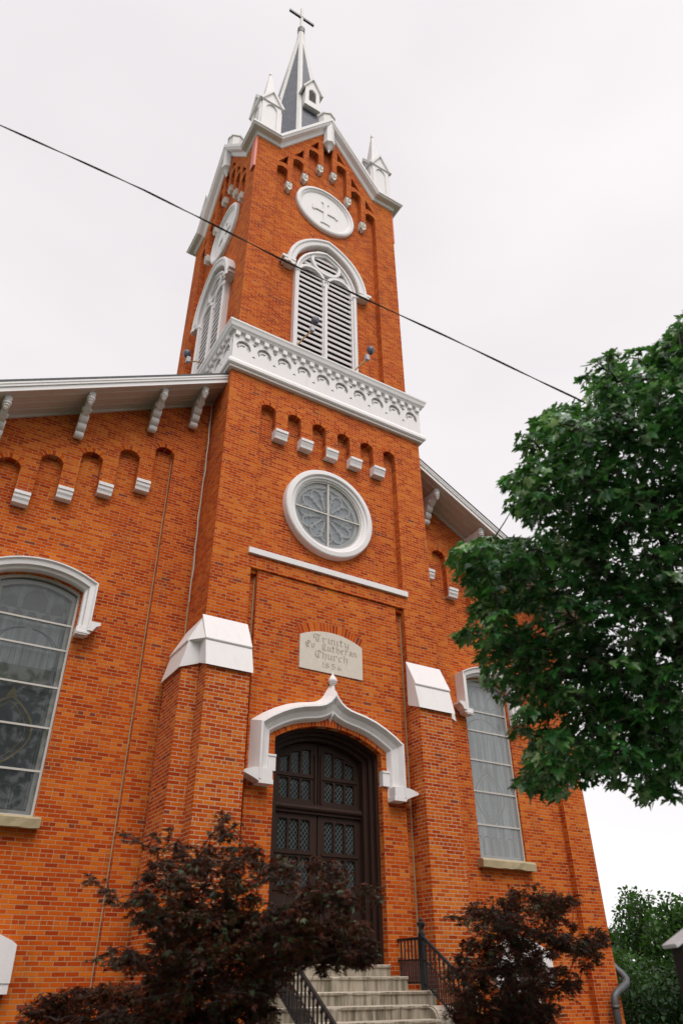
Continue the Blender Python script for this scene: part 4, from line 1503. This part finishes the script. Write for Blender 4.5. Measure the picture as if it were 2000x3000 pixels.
# ---- big maple on the right -----------------------------------------------------------
def big_maple():
    rng = random.Random(11)
    root = tag(empty("maple_tree"), "large green maple tree leaning into the frame in front of the church", "tree")
    D_ = [(1568, 745), (1520, 775), (1470, 795), (1400, 828), (1340, 832), (1308, 858), (1325, 905), (1310, 945), (1225, 945), (1228, 985), (1185, 1012), (1180, 1070), (1192, 1108), (1222, 1125), (1198, 1165), (1206, 1215), (1150, 1238), (1048, 1255), (1042, 1285), (1072, 1345), (1078, 1375), (1048, 1420), (1052, 1462), (1090, 1495), (1105, 1530), (1112, 1568), (1150, 1590), (1182, 1618), (1150, 1672), (1160, 1698), (1240, 1692), (1226, 1745), (1197, 1785), (1200, 1812), (1290, 1812), (1345, 1785), (1405, 1770), (1440, 1795), (1462, 1832), (1492, 1852), (1525, 1812), (1600, 1770), (1900, 1700), (2200, 1300), (2100, 700), (1800, 560)]
    raw = [(x * 1.2755, y * 1.2755) for x, y in D_]
    poly = []
    for i, a in enumerate(raw):      # ragged edge
        b = raw[(i + 1) % len(raw)]
        n_ = max(1, int(math.hypot(b[0] - a[0], b[1] - a[1]) / 46))
        for j in range(n_):
            k = j / n_
            poly.append((a[0] + (b[0] - a[0]) * k + rng.gauss(0, 19), a[1] + (b[1] - a[1]) * k + rng.gauss(0, 19)))
    base = at(2480, 2700, 10.5)
    base.z = -3.0
    fork = at(2350, 2250, 10.0)
    wood = MB()
    pts = limb(wood, base, fork, .26, .18, rng, 0, 8)
    L = Leaves(leaf_maple(), .16)
    blobs = []
    def fill(n, urange, dr, rr, slack, maxtry=30000):
        k = tries = 0
        while k < n and tries < maxtry:
            tries += 1
            u, v = rng.uniform(*urange), rng.uniform(930, 2400)
            if not in_poly(poly, u, v): continue
            dist = rng.uniform(*dr)
            r = rng.uniform(*rr) * dist / 8.5
            rp = r * FPX / dist * slack
            if not all(in_poly(poly, u + rp * cos(a), v + rp * sin(a) * .8) for a in [j * pi / 4 for j in range(8)]): continue
            # thinner foliage low on the right, where sky shows through
            if 1650 < v < 2150 and 1560 < u < 2000 and rr[1] > .2 and rng.random() < .5: continue
            blobs.append((at(u, v, dist), r))
            k += 1
    # large clumps first, kept apart so that each reads as a shelf of leaves with shade beneath
    def spaced(n, urange, dr, rr, slack, gap, maxtry=40000):
        k = tries = 0
        while k < n and tries < maxtry:
            tries += 1
            u, v = rng.uniform(*urange), rng.uniform(930, 2400)
            if not in_poly(poly, u, v): continue
            dist = rng.uniform(*dr)
            r = rng.uniform(*rr) * dist / 8.5
            rp = r * FPX / dist * slack
            if not all(in_poly(poly, u + rp * cos(a), v + rp * sin(a) * .7) for a in [j * pi / 4 for j in range(8)]): continue
            if 1480 < v < 2200 and 1580 < u < 2080 and rng.random() < .35: continue
            c = at(u, v, dist)
            if any(((c - q).x ** 2 + (c - q).y ** 2 + ((c - q).z * 1.7) ** 2) ** .5 < gap * (r + q_r) for q, q_r in blobs): continue
            blobs.append((c, r))
            k += 1
    spaced(80, (1280, 2080), (7.5, 10.8), (.30, .54), .66, .95)
    spaced(170, (1280, 2060), (7.2, 9.6), (.16, .25), .40, .74)
    spaced(260, (1280, 2060), (7.1, 9.4), (.08, .14), .0, .62)
    spaced(45, (2080, 2800), (7.8, 10.8), (.45, .7), .6, .7)
    hubs = [at(u, v, d) for u, v, d in ((2000, 1950, 9.4), (1700, 1620, 8.6), (1650, 1980, 8.4), (1850, 1350, 9.2), (1950, 2180, 9.0), (2250, 1500, 9.6), (1480, 1680, 8.2), (1760, 2220, 8.6))]
    src = {0: fork, 1: hubs[0], 2: hubs[0], 3: hubs[0], 4: fork, 5: fork, 6: hubs[1], 7: hubs[4]}
    rad = {0: (.13, .08), 1: (.08, .045), 2: (.07, .04), 3: (.075, .04), 4: (.08, .05), 5: (.12, .07), 6: (.045, .025), 7: (.05, .028)}
    for i, h in enumerate(hubs): limb(wood, src[i], h, *rad[i], rng, .05)
    nodes = list(hubs)
    for c, r in sorted(blobs, key=lambda q: min((q[0] - h).length for h in hubs)):
        h = min(nodes, key=lambda q: (q - c).length)
        w_ = .007 + .03 * r
        if (h - c).length > 1.3 and c.z > h.z: c2 = h.lerp(c, .5) - Vector((0, 0, .25))
        else: c2 = None
        if c2 is None: limb(wood, h, c, w_, w_ * .5, rng, .04, 5)
        nodes.append(c)
        away = c - fork
        away.z = 0
        away.normalize()
        n = int(195 * (r / .5) ** 1.6)
        for i in range(n):
            d = rv(rng)
            if d.z < -.15 and rng.random() < .55: d.z *= -.6
            k = d.length
            d = d / k * (.35 + .65 * k ** .6)
            p = c + Vector((d.x * r, d.y * r, d.z * r * .58 - .18 * r * (d.x * d.x + d.y * d.y)))
            out = Vector((d.x, d.y, 0))
            # blades hang outward and down, faces tilted to the sky
            out = (out + away * .7 + rv(rng) * .25).normalized()
            t = (out * .7 + Vector((0, 0, -.5)) + rv(rng) * .75).normalized()
            nr = (Vector((0, 0, .95)) + out * .75 + rv(rng) * .75).normalized()
            L.leaf(p, t, nr, rng.uniform(.05, .13))
        for i in range(6):
            e = c + rv(rng) * r * .7
            limb(wood, c, e, .007, .003, rng, .05, 4)
    wood.build("trunk", 'bark', root)
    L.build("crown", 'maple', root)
big_maple()

# ---- Japanese maples ------------------------------------------------------------------
# leaves sit in flat sprays at the twig ends, as on a dissected Japanese maple
def red_shrub(root, base, blobs, seed, size=(.05, .095), dens=1.0, mat='redleaf'):
    rng = random.Random(seed)
    wood = MB()
    L = Leaves(leaf_basic())
    forks = []
    for k in range(5):
        f = base + Vector((rng.uniform(-.45, .45), rng.uniform(-.45, .45), rng.uniform(.4, .8)))
        limb(wood, base + Vector((rng.uniform(-.08, .08), rng.uniform(-.08, .08), 0)), f, .05, .03, rng, .02)
        forks.append(f)
    nodes = list(forks)
    for c, r in sorted(blobs, key=lambda q: (q[0] - base).length):
        # grow from the nearest existing node that is nearer the base
        f = min(nodes, key=lambda q: (q - c).length + .35 * abs(q.z - c.z) + rng.uniform(0, .15))
        w = max(.006, .020 - .006 * (f - base).length)
        limb(wood, f, c, w, max(.004, w * .6), rng, .10)
        nodes.append(c)
        n = int(230 * dens * (r / .35) ** 1.9)
        tips = [c + Vector((d.x * 1.15, d.y * 1.15, d.z * .45)) * r for d in (rv(rng) for _ in range(9))]
        for q in tips: limb(wood, c, q, .006, .002, rng, .05, 4)
        for i in range(n):
            q = rng.choice(tips)
            k = rng.random() ** .5
            p = c.lerp(q, k) + rv(rng) * r * .30
            out = p - c
            out.z *= .4
            out = out.normalized() if out.length > 1e-4 else rv(rng)
            t = (out * .8 + Vector((0, 0, -.25)) + rv(rng) * .7).normalized()
            nr = (Vector((0, 0, 1)) + rv(rng) * .6).normalized()
            L.star(p, t, nr, rng.uniform(*size), 5)
    wood.build("trunk", 'redbark', root)
    L.build("foliage", mat, root)

def blobs_in(poly, n, dr, rr, seed):
    rng = random.Random(seed)
    poly = [(x * 1.2755, y * 1.2755) for x, y in poly]
    us, vs_ = [p[0] for p in poly], [p[1] for p in poly]
    out = []
    tries = 0
    while len(out) < n and tries < 30000:
        tries += 1
        u, v = rng.uniform(min(us), max(us)), rng.uniform(min(vs_), max(vs_))
        if not in_poly(poly, u, v): continue
        d = rng.uniform(*dr)
        r = rng.uniform(*rr)
        rp = r * FPX / d
        if not all(in_poly(poly, u + rp * .75 * cos(a), v + rp * .5 * sin(a)) for a in [k * pi / 4 for k in range(8)]):
            r *= .5
            rp = r * FPX / d
            if not all(in_poly(poly, u + rp * .6 * cos(a), v + rp * .45 * sin(a)) for a in [k * pi / 4 for k in range(8)]): continue
        out.append((at(u, v, d), r))
    return out

PL = [(520, 1848), (545, 1862), (556, 1905), (600, 1905), (612, 1950), (660, 1965), (740, 1960), (800, 1985), (860, 2020), (885, 2060), (876, 2110), (850, 2150), (880, 2170), (860, 2205), (780, 2225), (740, 2245), (720, 2225), (690, 2240), (650, 2270), (640, 2440), (150, 2440), (150, 2352), (200, 2330), (320, 2290), (330, 2240), (240, 2225), (170, 2200), (170, 2165), (230, 2160), (310, 2180), (300, 2110), (245, 2090), (240, 2060), (185, 2030), (172, 2000), (215, 2000), (290, 2040), (300, 2010), (330, 2000), (335, 1960), (260, 1935), (255, 1905), (300, 1908), (335, 1940), (350, 1905), (400, 1895), (420, 1940), (470, 1930), (480, 1890), (500, 1870)]
PSTEP = [(640, 2130), (760, 2120), (880, 2160), (885, 2195), (860, 2215), (800, 2230), (740, 2250), (690, 2215), (640, 2225)]
PLOW = [(330, 2080), (560, 2040), (640, 2130), (640, 2440), (120, 2440), (200, 2352), (340, 2300)]
r_ = tag(empty("red_maple_shrub"), "large dark red Japanese maple shrub in front of the door and steps", "shrub", "Japanese maple shrubs by the steps")
red_shrub(r_, at(620, 3000, 8.3) * 1 + Vector((0, 0, -1.1)), blobs_in(PL, 75, (7.4, 9.2), (.20, .34), 21) + blobs_in(PL, 230, (7.4, 9.0), (.09, .16), 23) + blobs_in(PL, 260, (7.4, 8.8), (.045, .08), 24) + blobs_in(PLOW, 90, (7.6, 9.4), (.25, .42), 22) + blobs_in(PSTEP, 110, (8.2, 9.0), (.07, .14), 25), 21, size=(.04, .085))
PR = [(1160, 2020), (1185, 2045), (1230, 2035), (1262, 2025), (1275, 2050), (1310, 2045), (1340, 2060), (1325, 2085), (1300, 2110), (1355, 2120), (1400, 2135), (1405, 2170), (1385, 2190), (1395, 2215), (1360, 2240), (1330, 2225), (1345, 2260), (1310, 2290), (1260, 2320), (1240, 2420), (1060, 2440), (1040, 2330), (1010, 2250), (1040, 2180), (1062, 2150), (1020, 2120), (1010, 2095), (1060, 2100), (1080, 2060), (1110, 2075)]
r_ = tag(empty("red_maple_shrub"), "smaller dark red Japanese maple shrub below the right window", "shrub", "Japanese maple shrubs by the steps")
red_shrub(r_, at(1500, 3000, 11) + Vector((0, 0, -1.15)), blobs_in(PR, 60, (10.0, 11.8), (.20, .36), 31) + blobs_in(PR, 110, (10.0, 11.6), (.11, .18), 33) + blobs_in(PR, 90, (10.0, 11.4), (.06, .1), 34) + blobs_in([(1010, 2230), (1100, 2190), (1230, 2250), (1290, 2300), (1270, 2440), (1020, 2440)], 50, (10, 11.4), (.16, .32), 32), 31, size=(.05, .09), dens=.8)
PS = [(20, 2352), (50, 2305), (110, 2275), (180, 2262), (260, 2240), (380, 2230), (420, 2290), (440, 2400), (0, 2440)]
r_ = tag(empty("low_red_shrub"), "low wispy reddish shrub at the foot of the wall, bottom left", "shrub")
red_shrub(r_, at(250, 3000, 9.5) + Vector((0, 0, -1.2)), blobs_in(PS, 70, (9.0, 10.2), (.18, .36), 41) + blobs_in(PS, 90, (9.0, 10.0), (.07, .13), 42), 41, size=(.05, .11), dens=.5, mat='fronds')

# ---- background trees ---------------------------------------------------------------
def far_tree(name, label, cat, poly, n, dr, rr, seed, mat, lsize, dens, base_uv, group=None, trunk_r=.12):
    rng = random.Random(seed)
    root = tag(empty(name), label, cat, group)
    blobs = blobs_in(poly, n, dr, rr, seed)
    dm = sum(dr) / 2
    base = at(base_uv[0] * 1.2755, base_uv[1] * 1.2755, dm)
    base.z = -3.0
    wood = MB()
    L = Leaves(leaf_basic())
    top = at(base_uv[0] * 1.2755, base_uv[2] * 1.2755, dm)
    limb(wood, base, top, trunk_r, trunk_r * .4, rng, 0, 8)
    for c, r in blobs:
        k = rng.uniform(.3, 1)
        s_ = base.lerp(top, k)
        if s_.z > c.z: s_ = base.lerp(top, .3)
        limb(wood, s_, c, trunk_r * .3, .01, rng, .06, 5)
        for i in range(int(dens * (r / .8) ** 2)):
            d = rv(rng)
            p = c + Vector((d.x, d.y, d.z * .8)) * r
            t = (d * .6 + Vector((0, 0, -.2)) + rv(rng) * .8).normalized()
            nr = (Vector((0, 0, 1)) + rv(rng) * .8).normalized()
            L.leaf(p, t, nr, rng.uniform(*lsize))
    wood.build("trunk", 'bark', root)
    L.build("crown", mat, root)
far_tree("far_tree", "thin open-crowned tree showing sky between its branches behind the church corner", "tree", [(1408, 2080), (1430, 2050), (1480, 2028), (1500, 2070), (1490, 2170), (1440, 2190), (1404, 2160)], 60, (30, 33), (.22, .55), 51, 'fargreen', (.12, .24), 130, (1484, 2340, 2080), "trees beyond the church", .16)
far_tree("far_tree", "broad mid green tree filling the right edge beyond the lawn", "tree", [(1490, 2110), (1510, 2050), (1545, 2040), (1600, 2060), (1700, 2080), (1700, 2352), (1480, 2352), (1470, 2200)], 75, (26, 30), (.45, 1.1), 52, 'fargreen', (.13, .26), 210, (1560, 2360, 2120), "trees beyond the church", .2)
far_tree("far_shrub", "yellowish green bush beside the church's right corner", "bush", [(1385, 2190), (1440, 2170), (1490, 2190), (1500, 2352), (1380, 2352)], 40, (22, 25), (.35, .7), 53, 'fargreen', (.10, .19), 300, (1430, 2380, 2260), "bushes beyond the church", .06)
far_tree("far_shrub", "dark dense shrubbery under the trees at lower right", "bush", [(1400, 2290), (1450, 2240), (1520, 2200), (1600, 2180), (1700, 2200), (1700, 2420), (1390, 2420)], 65, (17, 20), (.4, .85), 54, 'fardark', (.09, .17), 330, (1500, 2400, 2290), "bushes beyond the church", .06)
far_tree("far_tree", "dark conifer-like tree far behind the church corner", "tree", [(1380, 2140), (1408, 2135), (1430, 2160), (1440, 2230), (1370, 2230)], 16, (38, 41), (.8, 1.3), 55, 'fardark', (.25, .4), 160, (1405, 2340, 2160), "trees beyond the church", .2)

# ---- unseen trees added across the street for window reflections and to shade the wall
def added_street_tree(x, y, h, seed):
    rng = random.Random(seed)
    root = tag(empty("added_street_tree"), "unseen dark tree added across the road to be mirrored and shade the wall", "tree", "unseen trees added across the road")
    wood, L = MB(), Leaves(leaf_basic())
    base = Vector((x, y, -3.0))
    top = Vector((x, y, h * .6))
    limb(wood, base, top, .28, .12, rng, 0, 7)
    for k in range(26):
        d = rv(rng)
        c = Vector((x + d.x * 4.2, y + d.y * 3.2, h * .52 + d.z * h * .40))
        limb(wood, base.lerp(top, rng.uniform(.4, 1)), c, .07, .02, rng, .05, 4)
        for i in range(70):
            e = rv(rng)
            L.leaf(c + e * 1.7, (e + rv(rng)).normalized(), (Vector((0, 0, 1)) + rv(rng)).normalized(), rng.uniform(.5, .8))
    wood.build("trunk", 'bark', root)
    L.build("crown", 'fardark', root)
for i, (x, y, h) in enumerate(((-28, -24, 14), (-20, -25.5, 13), (-12, -26, 14.5), (-4, -25, 13.5), (5, -25.5, 14), (14, -24, 13))): added_street_tree(x, y, h, 70 + i)

# ================================================================== SIGN, CABLE
sg = tag(empty("sign_cabinet"), "black notice cabinet with a pale pitched roof at the lower right edge", "sign")
sx_ = Vector((CR.x, CR.y, 0)).normalized()
sy_ = Vector((-sx_.y, sx_.x, 0))
so_ = at(1993, 2768, 6.0)
def sxf(p): return so_ + sx_ * p[0] + sy_ * p[1] + Vector((0, 0, p[2]))
t = MB(sxf)
t.plate([(0, -.75), (.80, -.75), (.80, -.005), (.40, .22), (0, -.005)], [], 0, .22)
t.build("cabinet", 'signblack', sg)
t = MB(sxf)
t.mould([(-.05, -.02), (.40, .24), (.85, -.02)], [(.0, -.045), (.03, -.045), (.03, .26), (.0, .26)])
t.build("cabinet_roof", 'signgrey', sg)
t = MB(sxf)
t.box(.08, .72, -.012, -.001, -.68, -.16)
t.build("cabinet_window", 'doorglass', sg)
for x in (.10, .64):
    t = MB(sxf)
    t.box(x, x + .07, .07, .14, -2.0, -.751)
    t.build("post", 'signblack', sg)
fc = bpy.data.curves.new("lettering", 'FONT')
fc.body = "RV"
fc.size = .085
fo = bpy.data.objects.new("tmp_text", fc)
COL.objects.link(fo)
dg = bpy.context.evaluated_depsgraph_get()
me = bpy.data.meshes.new_from_object(fo.evaluated_get(dg))
bpy.data.objects.remove(fo)
me.name = "lettering"
for v in me.vertices: v.co = sxf((.09 + v.co.x, -.004, -.09 + v.co.y))
me.materials.append(M['signtext'])
lo = bpy.data.objects.new("lettering", me)
COL.objects.link(lo)
lo.parent = sg

t = MB()
pts = [at(u * 1.2755, v * 1.2755, 9.2) for u, v in [(-700, -75), (-350, 110), (0, 287), (165, 361), (330, 436), (490, 516), (655, 600), (845, 690), (1030, 775), (1200, 857), (1365, 935), (1550, 1018), (1800, 1120), (2300, 1310)]]
fine = []
for a, b in zip(pts, pts[1:]):
    for k in range(10): fine.append(a.lerp(b, k / 10))
off = [Vector((0, sin(i * .35), cos(i * .35))) * .0065 for i in range(len(fine))]
t.tube([p + o for p, o in zip(fine, off)], .0075, 6)
t.tube([p - o for p, o in zip(fine, off)], .006, 6)
tag(t.build("power_cable", 'cable'), "twisted black overhead cable crossing in front of the belfry", "cable")
